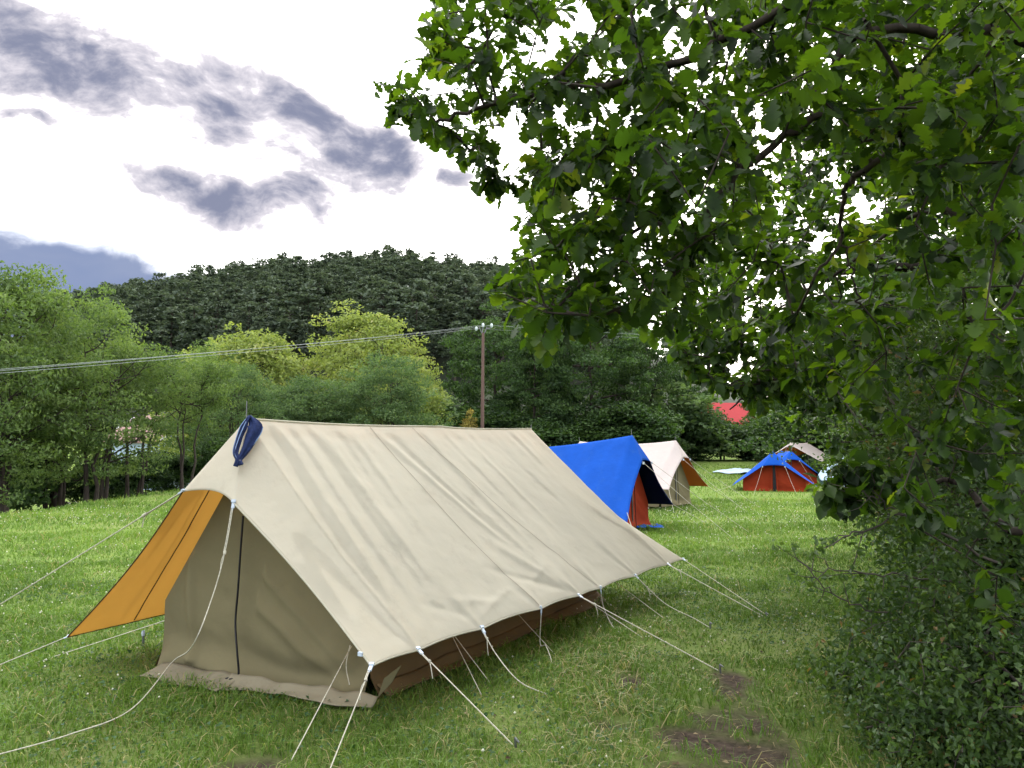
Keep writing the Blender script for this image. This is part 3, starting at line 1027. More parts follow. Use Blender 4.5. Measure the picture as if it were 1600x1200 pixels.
folds_r = [
    # bundle running to the fifth pegged point
    (.34, .0, g_[4], 1.0, .010, .012), (.365, .0, g_[4] - .004, 1.0, .013, -.011), (.39, .1, g_[4], 1.0, .008, .007),
    (.44, .3, g_[4], 1.0, .010, .007), (g_[4] - .10, .62, g_[4], 1.0, .014, .009), (g_[4] - .17, .76, g_[4], 1.0, .013, -.007), (g_[4] + .10, .6, g_[4] + .005, 1.0, .013, .006),
    # the fold from the peak to the second peg, and its neighbours
    (.135, .0, g_[1] + .012, 1.0, .012, .015), (.11, .02, g_[1] - .012, .98, .030, -.020), (.165, .0, .135, 1.0, .009, .008), (.19, .0, .165, .9, .008, -.007),
    (.215, .0, .2, .8, .008, .008), (.25, .0, .225, .62, .008, -.006), (.285, .0, .26, .7, .009, .007),
    (.47, .0, .51, .7, .009, .006), (.53, .0, .56, .6, .009, -.006), (.60, .0, .64, .75, .009, .006), (.69, .0, .74, .6, .010, -.005),
    (.05, .25, .05, 1.0, .025, -.018), (.03, .4, .02, 1.0, .010, .008), (.075, .5, g_[1], 1.0, .010, .009),
    (.80, .4, .93, .9, .02, .006), (.2, .86, .32, .95, .014, .005), (.22, .97, .36, .88, .012, .005), (.14, .84, .22, .96, .010, -.004), (.40, .9, .5, .82, .012, .004),
]
folds_l = [(.05, .3, .03, .95, .012, .008), (.08, .25, .07, .95, .012, -.010), (.11, .25, .10, .95, .012, .010), (.15, .2, .14, .9, .015, -.008)]
fly, edges = build_fly(kp, [M["canvas_cream"], M["canvas_orange"]], tent, 11, n=(230, 120), wr=1.0, folds_r=folds_r, folds_l=folds_l)
fly["label"] = "cream outer sheet with orange underside"
SR = edges[1][0]; SL = edges[-1][0]
# seams on the right slope, and darker tapes under the left slope
nR = norm(np.cross(np.array([0, 1.0, 0]), Rr - kp["P"])); nR = nR if nR[2] > 0 else -nR
for s0, s1 in ((.335, g_[3]), (.45, g_[5])):
    t = np.linspace(0.01, .985, 90)
    pts = SR(s0 + (s1 - s0) * t ** 1.0, t)
    MB().add(*ribbon(pts, np.tile(nR, (90, 1)), .007, .0025)).build("seam", M["seam"], fly)
nLd = norm(np.cross(np.array([0, 1.0, 0]), Rl - kp["P"])); nLd = nLd if nLd[2] < 0 else -nLd
for s0, s1 in ((.085, .10), (.30, .33)):
    t = np.linspace(0.2, .99, 60)
    pts = SL(s0 + (s1 - s0) * t, t)
    MB().add(*ribbon(pts, np.tile(nLd, (60, 1)), .012, .0075)).build("seam", M["dark_trim"], fly)
# bound edge along the left front opening and its hem
t = np.linspace(kp["vg"], 1, 40)
MB().add(*tube(edges[-1][2](t) + nLd * .003, .005, 5)).build("edge_binding", M["dark_trim"], fly)
t = np.linspace(0, .34, 30)
MB().add(*tube(SL(t, np.full(30, 1.0)) + nLd * .003, .0045, 5)).build("edge_binding", M["dark_trim"], fly)
t = np.linspace(kp["vg"], 1, 40)
MB().add(*tube(edges[1][2](t), .006, 5)).build("edge_binding", M["canvas_cream"], fly)
t = np.linspace(0, 1, 200)
MB().add(*tube(SR(t, np.full(200, 1.0)), .006, 5)).build("hem", M["canvas_cream"], fly)
t = np.linspace(kp["sF"], kp["sB"], 60)
MB().add(*tube(SR(t, np.zeros(60)) + np.array([0, 0, .003]), .009, 6)).build("ridge_piping", M["canvas_cream"], fly)

# inner tent
inner = inner_tent(tent, kp, M["canvas_khaki"], M["canvas_wall_glow"], 3.92, 1.0, .5, 1.66, n=(110, 90), hw_l=.76, seed=5, y0=.06, skew=.12)
# zip down the door, running out in a dark tangle at the foot
zp = [on_plane(x, y, u=-.02 - .05 * (y > 1000)) for x, y in ((382, 806), (378, 860), (374, 920), (370, 970), (372, 1010), (375, 1045), (374, 1062))]
zpath = smooth_path(zp, 40)
zo = MB().add(*tube(zpath + np.array([0, -.012, 0]), .0075, 6)).build("zipper", M["zip"], inner)
tang = MB()
rg = np.random.default_rng(3)
e0 = zpath[-1]
for k in range(7):
    a = e0 + np.array([rg.uniform(-.12, .05), rg.uniform(-.06, -.02), 0]); a[2] = rg.uniform(.015, .05)
    tang.add(*tube(smooth_path([e0 + rg.normal(0, .01, 3), (e0 + a) / 2 + np.array([0, -.02, .02]), a], 8), .009, 5))
tang.build("zip_cord", M["zip"], inner)
# mud skirt spreading on the grass
def skirt(pa, pb, out, name, seed, wid=.16, lift=.02, mat="canvas_skirt"):
    n, m = 60, 8
    t = np.linspace(0, 1, n); q = np.linspace(0, 1, m)
    Tg, Qg = np.meshgrid(t, q, indexing="ij")
    w = wid * (.55 + .9 * vnoise(t * 5, t * 0 + 3, seed))[:, None]
    base = pa + (pb - pa) * Tg[..., None]
    V = base + np.asarray(out) * (w * Qg)[..., None]
    z = .055 * (1 - Qg) ** 1.5 + lift + .028 * (vnoise(Tg * 9 + 4, Qg * 2, seed + 1) - .3) * (1 - .5 * Qg)
    V[..., 2] = z + .012
    mb = MB().add(V.reshape(-1, 3), grid_faces(n, m))
    o = mb.build(name, M[mat], tent)
    s = o.modifiers.new("thickness", "SOLIDIFY"); s.thickness = .006
    return o
skirt(on_plane(255, 1045, u=-.10), on_plane(378, 1066, u=-.07), (-.1, -1, 0), "mud_skirt", 4, .17)
skirt(on_plane(362, 1066, u=-.09), on_plane(590, 1078, u=.03), (.05, -1, 0), "mud_skirt", 9, .10)
skirt(np.array([1.05, .2, 0]), np.array([1.05, 3.9, 0]), (1, 0, 0), "mud_skirt", 14, .10, mat="canvas_wall_glow")  # shares the wall's darker glow-tinted colour under the fly
# loose flap of the inner corner under the fly
fl = MB()
pts = np.array([on_plane(612, 1066, u=.0), on_plane(626, 1040, u=-.03), on_plane(600, 1060, u=-.02), on_plane(590, 1090, u=.02)])
fl.add(pts, [[0, 1, 2, 3]]); fl.add(pts + np.array([0, .008, 0]), [[3, 2, 1, 0]])
fl.build("corner_flap", M["canvas_khaki"], tent)
# poles with the steel spike showing above the ridge
for b, h, nm in ((np.array([0, .20, 0]), kp["P"][2], 0), (np.array([0, Ql[1], 0]), Ql[2], 1)):
    mb = MB().add(*tube(np.array([b + [0, 0, -.02], b + [0, 0, h - .03]]), .016, 10))
    po = mb.build("tent_pole", M["metal"], tent)
    c_ = np.array([b[0], b[1] if nm else .0, b[2]])
    MB().add(*tube(np.array([c_ + [0, 0, h - .03], c_ + [0, 0, h + (.13 if nm == 0 else .05)]]), .004, 6)).build("pole_spike", M["metal"], po)

# guy ropes
def clip_at(p, d, parent, sc=1.0):
    d = norm(np.asarray(d, float)); ref = np.array([0, 0, 1.0])
    s = norm(np.cross(d, ref)); n = np.cross(s, d)
    R = np.stack([d, s, n], 1)
    mb = MB()
    mb.add(*box(p + d * .012 * sc, (.045 * sc, .020 * sc, .010 * sc), R))
    mb.add(*box(p - d * .012 * sc + n * .006, (.018 * sc, .028 * sc, .012 * sc), R))
    mb.add(*tube(p + np.array([d * .03 * sc, d * .05 * sc]), .004 * sc, 5))
    mb.build("rope_clip", M["clip"], parent, smooth=False)

def guy(parent, pts_w, r=.0036, clip=True, tail=True, loc=to_loc, n=40, sag=0.0, sc=1.0, label=None):
    W = smooth_path(pts_w, n) if len(pts_w) > 2 else np.linspace(pts_w[0], pts_w[1], n)
    t = np.linspace(0, 1, n)
    W = W + np.stack([0 * t, 0 * t, -sag * 4 * t * (1 - t)], -1)
    V = np.array([loc(w) for w in W])
    mb = MB().add(*tube(V, r, 6))
    if tail:   # doubled part and knot near the clip, with a short loose end
        k = max(2, int(n * .14))
        off = norm(np.cross(V[k] - V[0], [0, 0, 1.0])) * r * 2.2
        mb.add(*tube(V[:k + 1] + off, r * .9, 5))
        kn = V[k]
        mb.add(*tube(np.array([kn - (V[k] - V[k - 1]) * .3, kn + (V[k] - V[k - 1]) * .3]), r * 2.6, 7))
        dn = norm(V[k] - V[0])
        mb.add(*tube(smooth_path([kn, kn + dn * .035 + off * 2 + np.array([0, 0, -.02]), kn + dn * .05 + off * 2 + np.array([0, 0, -.07])], 6), r * .85, 5))
    g = mb.build("guy_rope", M["rope"], parent)
    if tail:
        e = V[-1]; dn = norm(V[-1] - V[-4])
        MB().add(*tube(np.array([e + dn * .015 + [0, 0, .05], e + dn * .02, e + dn * .03 + [0, 0, -.1]]), .007, 6)).add(*tube(np.array([e + dn * .015 + [0, 0, .05], e + dn * .045 + [0, 0, .045]]), .006, 5)).build("peg", M["metal"], g)
    if clip:
        clip_at(V[0], V[1] - V[0], g, sc)
    return g

def gr(px, py, lift=0.012):
    q = ground_px(px, py); return q + np.array([0, 0, lift])
Wd = lambda s, v=1.0: to_wld(SR(np.array([s]), np.array([v]))[0])
hem_w = [Wd(s) for s in g_]
guy(tent, [hem_w[0], gr(500, 1245)])
guy(tent, [hem_w[1], gr(802, 1168)])
guy(tent, [hem_w[2], at(775, 1022, hem_w[2][1] - .12), at(812, 1065, hem_w[2][1] - .3), gr(858, 1089)])
guy(tent, [hem_w[3], at(844, 1005, hem_w[3][1]) , gr(853, 1030, .1), gr(862, 1043, .03), gr(852, 1050, .012)], tail=False)
guy(tent, [hem_w[4], gr(1122, 1050)])
guy(tent, [hem_w[5], at(943, 948, hem_w[5][1]), at(957, 978, hem_w[5][1] - .12), gr(974, 996, .012), gr(962, 999, .012)], tail=False)
guy(tent, [hem_w[6], at(1038, 942, hem_w[6][1] - .12), gr(1085, 975, .05), gr(1108, 982)])
guy(tent, [hem_w[7], gr(1195, 966)], r=.004)
guy(tent, [hem_w[8], gr(1205, 968)], r=.0034, tail=False)
guy(tent, [to_wld(Gl), gr(-110, 1015)], r=.0042)
g2w = to_wld(Gr)
guy(tent, [g2w, at(352, 860, g2w[1] - .13), at(331, 935, g2w[1] - .28), at(300, 1010, g2w[1] - .42), gr(268, 1062, .12), gr(205, 1128, .075), gr(110, 1166, .065), gr(0, 1197, .06), gr(-120, 1228, .06)], n=70)
guy(tent, [to_wld(Rl), gr(-60, 1066)], r=.0036, tail=False, sc=.7)
slw = to_wld(SL(np.array([.30]), np.array([1.0]))[0])
guy(tent, [slw, gr(55, 1038)], r=.0034, tail=False, sc=.7)
# cords of the inner tent
guy(tent, [to_wld(on_plane(549, 1010, u=-.02)), gr(455, 1192)], r=.0036, clip=False, tail=False)
guy(tent, [to_wld(on_plane(547, 1008, u=-.03)), to_wld(on_plane(541, 1040, u=-.05)), to_wld(on_plane(546, 1070, u=-.06))], r=.003, clip=False, tail=False)
for (w0, u0, z0, px, py) in ((1.05, .95, .36, 766, 1070), (1.06, 2.9, .36, 1003, 998), (1.06, 3.85, .36, 1036, 967), (1.05, 1.9, .34, 870, 1028)):
    guy(tent, [to_wld(np.array([w0, u0, z0])), gr(px, py)], r=.003, clip=False, tail=False)
guy(tent, [to_wld(np.array([1.15, .9, .3])), gr(752, 1088)], r=.0028, clip=False, tail=False)
# small plastic toggle on the front edge near the corner, and the toggle on the hood
q = to_loc(at(563, 1022, to_wld(Rr)[1] + .02))
MB().add(*box(q, (.03, .012, .022))).build("toggle", M["clip"], tent, smooth=False)

# blue cloth looped over the peak
def cloth_strip(mb, cen, width, lift):
    P = smooth_path(cen, 30); w = np.interp(np.linspace(0, 1, 30), np.linspace(0, 1, len(width)), width)
    T = norm(np.gradient(P, axis=0)); view = norm(P - CC)
    S = norm(np.cross(T, view))
    q = np.linspace(-1, 1, 9)
    V = P[:, None] + S[:, None] * (w[:, None] * q[None])[..., None] * .5
    V = V - view[:, None] * (lift + .012 * np.cos(q * 2.2)[None] + .009 * np.sin(q * 6 + np.linspace(0, 6, 30)[:, None]))[..., None]
    mb.add(V.reshape(-1, 3), grid_faces(30, 9))
    return V
scarf = thing("neckerchief", "navy blue cloth strap looped over the peak of the cream tent", "cloth", tuple(to_wld(kp["P"]) - np.array([0, 0, .2])))
so = np.array(scarf.location)
yy = to_wld(kp["P"])[1]
mb1, mb2, mbt = MB(), MB(), MB()
c1 = [at(390, 650, yy - .02) - so, at(381, 668, yy - .09) - so, at(373, 688, yy - .16) - so, at(368, 706, yy - .22) - so, at(371, 718, yy - .26) - so, at(368, 729, yy - .29) - so]
c2 = [at(391, 650, yy + .0) - so, at(399, 667, yy - .07) - so, at(391, 687, yy - .14) - so, at(383, 704, yy - .20) - so, at(375, 718, yy - .25) - so, at(377, 727, yy - .28) - so]
CCs = CC.copy(); CC = CC - so
V1 = cloth_strip(mb1, c1, [.012, .046, .036, .030, .018, .022], .012)
V2 = cloth_strip(mb2, c2, [.012, .105, .078, .048, .018, .024], .014)
CC = CCs
for nm, mb in (("strap", mb1), ("strap", mb2)):
    o = mb.build(nm, M["denim"], scarf)
    s = o.modifiers.new("thickness", "SOLIDIFY"); s.thickness = .006
mbt.add(*tube(V1[2:20, 0] + np.array([0, -.006, 0]), .0032, 5)).add(*tube(V1[3:24, 4] + np.array([0, -.012, 0]), .0032, 5)).add(*tube(V2[6:26, 8] + np.array([0, -.006, 0]), .0032, 5))
mbt.build("binding", M["trim_blue"], scarf)
MB().add(*box(at(373, 721, yy - .28) - so, (.03, .015, .022))).build("buckle", M["metal"], scarf, smooth=False)

# small steel peg standing in the grass left of the tent
pg = ground_px(224, 1010)
peg = thing("tent_peg", "small grey tent peg with rope standing in the grass left of the khaki door", "tent peg", tuple(pg))
MB().add(*tube(np.array([[0, 0, -.05], [-.004, 0, .09]]), .010, 7)).build("shaft", M["metal"], peg)
MB().add(*tube(np.array([[-.004, 0, .085], [-.006, 0, .105], [-.006, 0, .125]]), [.013, .015, .012], 8)).build("head", M["clip"], peg)

# ---- the other tents ----------------------------------------------------------------------------
def far_tent(name, label, peak, Yp, heading, length, H, mats, w=1.2, a=.35, hr=.42, hr_l=None, g=.22, gb=.3, gh=None, rear_h=None, inner=True, seed=1, ropes=2, door="closed", sag=.05, base_z=None):
    """peak: photo px of the front peak; heading: direction the FRONT faces (radians from +X)."""
    pk = at(peak[0], peak[1], Yp)
    bz = pk[2] - H
    fd = np.array([math.cos(heading), math.sin(heading), 0])
    u = -fd; p = np.array([u[1], -u[0], 0])     # right side when looking along u
    rz = math.atan2(-u[0], u[1])
    t = thing(name, label, "tent", (pk[0], pk[1], bz), rz, "tents pitched across the meadow")
    gh = gh or H * .72
    kk = dict(P=np.array([0, 0, H]), Q=np.array([0, length, rear_h or H]), G=np.array([g, -gb, gh]), R=np.array([w, -a, hr]),
              E=np.array([w, length + a, hr]), H=np.array([g, length + gb, (rear_h or H) * .72]), sag=sag, vg=.24, arch=.03,
              grommets=[0, .12, .3, .5, .7, .88, 1.0], sF=.12, sB=.88, gather=18)
    if hr_l is not None:
        kk["R_l"] = np.array([-w, -a, hr_l]); kk["E_l"] = np.array([-w, length + a, hr_l])
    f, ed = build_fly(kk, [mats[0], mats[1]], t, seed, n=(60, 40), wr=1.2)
    def loc(q):
        d = np.asarray(q) - np.array([pk[0], pk[1], bz]); return np.array([d @ p, d @ u, d[2]])
    if inner:
        b = inner_tent(t, kk, mats[2], mats[2], length - .1, w * .74, .5, H * .92, n=(36, 30), seed=seed + 2, y0=.05, wr=.8, apex_b=(rear_h or H) * .86)
        if door == "closed":
            MB().add(*tube(np.array([[0, -.01, H * .85], [.01, -.03, H * .4], [0, -.06, .05]]), .008, 5)).build("zipper", M["zip"], b)
        else:      # door parted: dark sheet painted in for the shaded gap between two hanging flaps
            xs = np.array([[-.05, -.06, .03], [.09, -.06, .03], [.045, -.035, H * .82], [-.03, -.035, H * .82]])
            mb = MB().add(xs, [[0, 1, 2, 3]]); mb.add(xs + np.array([0, .02, 0]), [[3, 2, 1, 0]])
            mb.build("door_gap_shade", M["zip"], b)
            for sx in (-.10, .13):
                MB().add(*tube(np.array([[sx * .4, -.05, H * .8], [sx * .8, -.07, H * .4], [sx, -.09, .04]]), [.008, .02, .03], 7)).build("door_roll", mats[2], b)
    for sx in (-1, 1):
        tip = np.array([sx * (g + .35), -gb - 1.9, .0])
        gq = np.array([sx * g, -gb, gh])
        mb = MB().add(*tube(np.array([gq, (gq + tip) / 2 + [0, 0, -.03], tip]), .0042, 5))
        r_ = mb.build("guy_rope", M["rope"], t)
        MB().add(*box(gq + np.array([0, -.03, -.03]), (.035, .03, .05))).build("rope_clip", M["clip"], r_, smooth=False)
        q0 = np.array([sx * w, -a, hr]); q1 = np.array([sx * (w + .75), -a - .5, 0])
        MB().add(*tube(np.array([q0, q1]), .005, 5)).build("guy_rope", M["rope"], t)
    for y_, h_ in ((0, H), (length, rear_h or H)):
        po = MB().add(*tube(np.array([[0, y_ + .02, 0], [0, y_ + .02, h_ - .02]]), .016, 8)).build("tent_pole", M["metal"], t)
        MB().add(*tube(np.array([[0, y_ + .02, h_ - .02], [0, y_ + .02, h_ + .12]]), .006, 5)).build("pole_spike", M["metal"], po)
    return t, kk, ed

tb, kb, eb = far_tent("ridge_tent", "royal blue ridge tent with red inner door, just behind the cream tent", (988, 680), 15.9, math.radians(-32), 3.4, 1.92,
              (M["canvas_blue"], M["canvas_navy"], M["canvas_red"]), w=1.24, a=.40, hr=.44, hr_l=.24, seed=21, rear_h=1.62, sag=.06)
gs_ = ground_px(1012, 826)
gm = MB()
tt = np.linspace(0, 1, 12)
Ug, Vg_ = np.meshgrid(tt, tt, indexing="ij")
gm.add(np.stack([(Ug - .5) * .55, (Vg_ - .5) * .8, .03 + .06 * vnoise(Ug * 5, Vg_ * 5, 3)], -1).reshape(-1, 3), grid_faces(12, 12)[:, ::-1])
go = gm.build("groundsheet", M["canvas_blue"])
go.location = tuple(gs_)
tag(go, "crumpled blue groundsheet corner on the grass at the foot of the red door", "groundsheet")
far_tent("ridge_tent", "off-white ridge tent with orange lining and khaki door, behind the blue tent", (1056, 688), 22.3, math.radians(-38), 3.3, 1.86,
         (M["canvas_white"], M["canvas_rust"], M["canvas_khaki"]), w=1.3, a=.4, hr=.5, seed=31, sag=.10)
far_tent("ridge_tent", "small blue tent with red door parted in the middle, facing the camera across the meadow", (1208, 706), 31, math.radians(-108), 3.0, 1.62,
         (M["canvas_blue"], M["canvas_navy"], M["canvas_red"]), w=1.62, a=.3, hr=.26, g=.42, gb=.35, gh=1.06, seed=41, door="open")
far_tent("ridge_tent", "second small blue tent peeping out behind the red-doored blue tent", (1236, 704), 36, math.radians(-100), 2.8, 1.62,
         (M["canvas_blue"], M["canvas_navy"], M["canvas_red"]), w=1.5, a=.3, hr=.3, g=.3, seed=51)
far_tent("ridge_tent", "farthest white tent with open brown-lined front, half hidden behind the small blue tents", (1236, 691), 41, math.radians(-131), 2.4, 2.0,
         (M["canvas_white"], M["canvas_rust"], M["canvas_khaki"]), w=1.7, a=.25, hr=.95, g=.12, gb=.15, gh=1.8, seed=61, inner=False)

def crumple(name, label, cat, c, sx, sy, h, mat, seed, group=None):
    n = 40
    t = np.linspace(-1, 1, n)
    A, B = np.meshgrid(t, t, indexing="ij")
    rr = np.sqrt(A ** 2 + B ** 2)
    k = np.where(rr > 0, np.maximum(abs(A), abs(B)) / np.maximum(rr, 1e-6), 1)
    A2, B2 = A * k * (1 + .2 * vnoise(A * 3 + 5, B * 3, seed)), B * k * (1 + .2 * vnoise(A * 3, B * 3 + 9, seed + 1))
    z = h * (fbm(A * 2.2 + 8, B * 2.2 + 8, seed, 4)) * np.clip(1.3 - rr, 0.05, 1) + .01
    mb = MB().add(np.stack([A2 * sx, B2 * sy, z], -1).reshape(-1, 3), grid_faces(n, n)[:, ::-1])
    o = mb.build(name, mat, smooth=True)
    o.location = tuple(c)
    s = o.modifiers.new("thickness", "SOLIDIFY"); s.thickness = .01
    return tag(o, label, cat, group)
crumple("tarpaulin", "pale blue plastic sheet lying crumpled on the grass left of the small blue tents", "tarpaulin", ground_px(1153, 739), 1.5, 1.8, .45, M["tarp"], 5)
bl = at(1335, 726, 34); 
crumple("tarpaulin", "pale bluish-white sheet heaped behind the oak leaves right of the small blue tents", "tarpaulin", (bl[0], bl[1], float(gz(bl[0], bl[1]))), 1.5, 1.2, 2.2, M["tarp"], 9)

# ------------------------------------------------------------------ utility pole, wires, post, buildings
up_top = at(755, 520, 51)
ub = np.array([up_top[0] - .06, 51, float(gz(up_top[0], 51))])
pole = thing("utility_pole", "tall slim brown power pole with pale insulators, beyond the cream tent", "utility pole", tuple(ub))
hh = up_top[2] - ub[2]
MB().add(*tube(np.array([[0, 0, -.3], [.03, 0, hh * .5], [.05, 0, hh]]), [.135, .115, .09], 12)).build("shaft", M["wood_pole"], pole)
arm = MB()
arm.add(*tube(np.array([[.05, 0, hh - .25], [-.16, 0, hh + .25], [-.22, 0, hh + .42]]), .035, 6))
arm.add(*tube(np.array([[.05, 0, hh - .25], [.26, 0, hh + .25], [.30, 0, hh + .40]]), .035, 6))
arm.add(*tube(np.array([[.28, 0, hh + .28], [.62, 0, hh + .32]]), .035, 6))
arm.add(*tube(np.array([[-.18, 0, hh + .28], [-.36, 0, hh + .28]]), .03, 6))
arm.build("bracket", M["metal"], pole)
ins = [(-.40, 0, hh + .28), (.05, .0, hh + .52), (.62, 0, hh + .50)]
arm2 = MB().add(*tube(np.array([[.0, 0, hh - .05], [.05, 0, hh + .40]]), .03, 6)).build("pin", M["metal"], pole)
for q in ins:
    q = np.array(q)
    MB().add(*tube(q + np.array([[0, 0, -.14], [0, 0, -.06], [0, 0, 0], [0, 0, .06], [0, 0, .14]]), [.05, .10, .08, .10, .04], 10)).build("insulator", M["porcelain"], pole)
ends = [(-14.7, 16.3, 2.95), (-14.7, 16.3, 3.0), (-14.7, 16.3, 3.05)]
for k, q in enumerate(ins):
    a = ub + np.array(q)
    for side in (0, 1):
        b = np.array(ends[k]) if side == 0 else np.array([46, 75 + k * .3, 11.2 + .2 * k])
        t = np.linspace(0, 1, 30)[:, None]
        pts = a + (b - a) * t + np.array([0, 0, -1]) * (4 * t * (1 - t)) * .12
        o = MB().add(*tube(pts, .0065 if side == 0 else .0065, 5)).build("power_line", M["wire"])
        tag(o, "thin power line sloping down to the left from the pole over the trees" if side == 0 else "thin power line running right from the pole behind the oak leaves", "wire", "power lines left of the pole" if side == 0 else "power lines right of the pole")

pq = at(877, 690, 70); pb = (pq[0], 70, float(gz(pq[0], 70)))
post = thing("field_post", "short dark wooden post with a side bracket in the gap between dark oaks", "post", pb)
ht = at(877, 634, 70)[2] - pb[2]
MB().add(*tube(np.array([[0, 0, -.3], [0, 0, ht * .9], [0, 0, ht]]), [.14, .12, .05], 7)).build("shaft", M["stump"], post)
MB().add(*tube(np.array([[0, 0, ht * .62], [.4, 0, ht * .85]]), .045, 5)).build("bracket", M["stump"], post)

def gable_house(name, label, cat, c, rz, w, d, h, rh, wallm, roofm, over=.35):
    t = thing(name, label, cat, c, rz)
    mb = MB()
    v = np.array([[-w / 2, -d / 2, -1], [w / 2, -d / 2, -1], [w / 2, d / 2, -1], [-w / 2, d / 2, -1], [-w / 2, -d / 2, h], [w / 2, -d / 2, h], [w / 2, d / 2, h], [-w / 2, d / 2, h]])
    mb.add(v, [[0, 1, 5, 4], [1, 2, 6, 5], [2, 3, 7, 6], [3, 0, 4, 7]])
    mb.add(np.array([[-w / 2, -d / 2, h], [-w / 2, d / 2, h], [-w / 2, 0, h + rh], [w / 2, -d / 2, h], [w / 2, d / 2, h], [w / 2, 0, h + rh]]), [[0, 2, 1], [3, 4, 5]])
    mb.build("wall", wallm, t, smooth=False)
    rb = MB()
    sl = rh / (d / 2)
    for s in (-1, 1):
        y1 = s * (d / 2 + over); z1 = h - over * sl
        nv = np.array([[-w / 2 - over, 0, h + rh + .05], [w / 2 + over, 0, h + rh + .05], [w / 2 + over, y1, z1 + .05], [-w / 2 - over, y1, z1 + .05]])
        nv2 = nv + np.array([0, 0, .16])
        vv = np.vstack([nv, nv2])
        f = [[0, 1, 2, 3], [4, 7, 6, 5], [0, 4, 5, 1], [1, 5, 6, 2], [2, 6, 7, 3], [3, 7, 4, 0]]
        rb.add(vv, f)
    rb.build("roof", roofm, t, smooth=False)
    # white verge boards
    for x in (-w / 2 - over - .02, w / 2 + over + .02):
        for s in (-1, 1):
            MB().add(*tube(np.array([[x, 0, h + rh + .16], [x, s * (d / 2 + over), h - over * sl + .16]]), .11, 4)).build("verge_board", M["white_paint"], t, smooth=False)
    for x in (-w * .28, w * .1, w * .34):
        f = MB().add(*box((x, -d / 2 - .03, h * .55), (1.0, .06, 1.15))).build("window", M["white_paint"], t, smooth=False)
        MB().add(*box((x, -d / 2 - .07, h * .55), (.8, .04, .95))).build("pane", M["glass_dark"], f, smooth=False)
    return t
hq = at(258, 700, 66)
hbz = float(gz(hq[0], 66))
gable_house("house", "house with pinkish tiled roof and pale blue wall, glimpsed behind the left-hand trees", "house", (hq[0], 66, hbz), math.radians(-28), 7.0, 6.5, at(258, 690, 66)[2] - hbz, 2.1, M["wall_blue"], M["roof_tile"])
rq = at(1132, 680, 92); rbz = float(gz(rq[0], 92))
gable_house("barn", "red-walled red-roofed building showing through the trees above the hedge", "building", (rq[0], 92, rbz), math.radians(10), 6.0, 6.0, max(1.6, at(1132, 662, 92)[2] - rbz), 2.3, M["red_dark"], M["red_paint"])

# forked stump and rubble at the left edge of the meadow
sq = ground_px(88, 786)
st = thing("tree_stump", "small dark forked stump standing in front of the left-hand trees", "stump", tuple(sq))
H_ = .55 * sq[1] / 22
MB().add(*tube(smooth_path([[0, 0, -.1], [.02, 0, .2 * H_], [0, 0, .55 * H_]], 8), np.linspace(.13, .09, 8) * H_ * 1.6, 8)).add(*tube(smooth_path([[0, 0, .5 * H_], [-.16 * H_, 0, .8 * H_], [-.32 * H_, 0, 1.15 * H_]], 8), np.linspace(.08, .035, 8) * H_ * 1.5, 7)).add(*tube(smooth_path([[0, 0, .5 * H_], [.15 * H_, 0, .75 * H_], [.30 * H_, 0, 1.2 * H_]], 8), np.linspace(.08, .03, 8) * H_ * 1.5, 7)).build("trunk", M["stump"], st)
def rock(name, label, c, r, mat, seed):
    rg = np.random.default_rng(seed)
    n, m = 8, 10
    th = np.linspace(0, np.pi, n)[:, None]; ph = np.linspace(0, 2 * np.pi, m, endpoint=False)[None]
    rr = r * (1 + rg.uniform(-.22, .22, (n, m)))
    V = np.stack([rr * np.sin(th) * np.cos(ph) * 1.3, rr * np.sin(th) * np.sin(ph), rr * np.cos(th) * .8 + 0 * ph], -1).reshape(-1, 3)
    i = np.arange(n - 1)[:, None] * m; j = np.arange(m)[None]; k = (j + 1) % m
    F = np.stack([i + j, i + m + j, i + m + k, i + k], -1).reshape(-1, 4)
    o = MB().add(V, F).build(name, mat, smooth=False)
    o.location = tuple(np.asarray(c) + [0, 0, r * .45])
    return tag(o, label, "stone")
rock("stone", "pale grey stone in the grass at the foot of the left-hand trees", ground_px(119, 789), .16, M["stone"], 3)
rock("stone", "orange-brown stone beside the pale one at the meadow's left edge", ground_px(127, 788), .15, M["brick_rubble"], 5)
rock("stone", "grey-brown stone next to the forked stump", ground_px(104, 790), .17, M["stone"], 8)

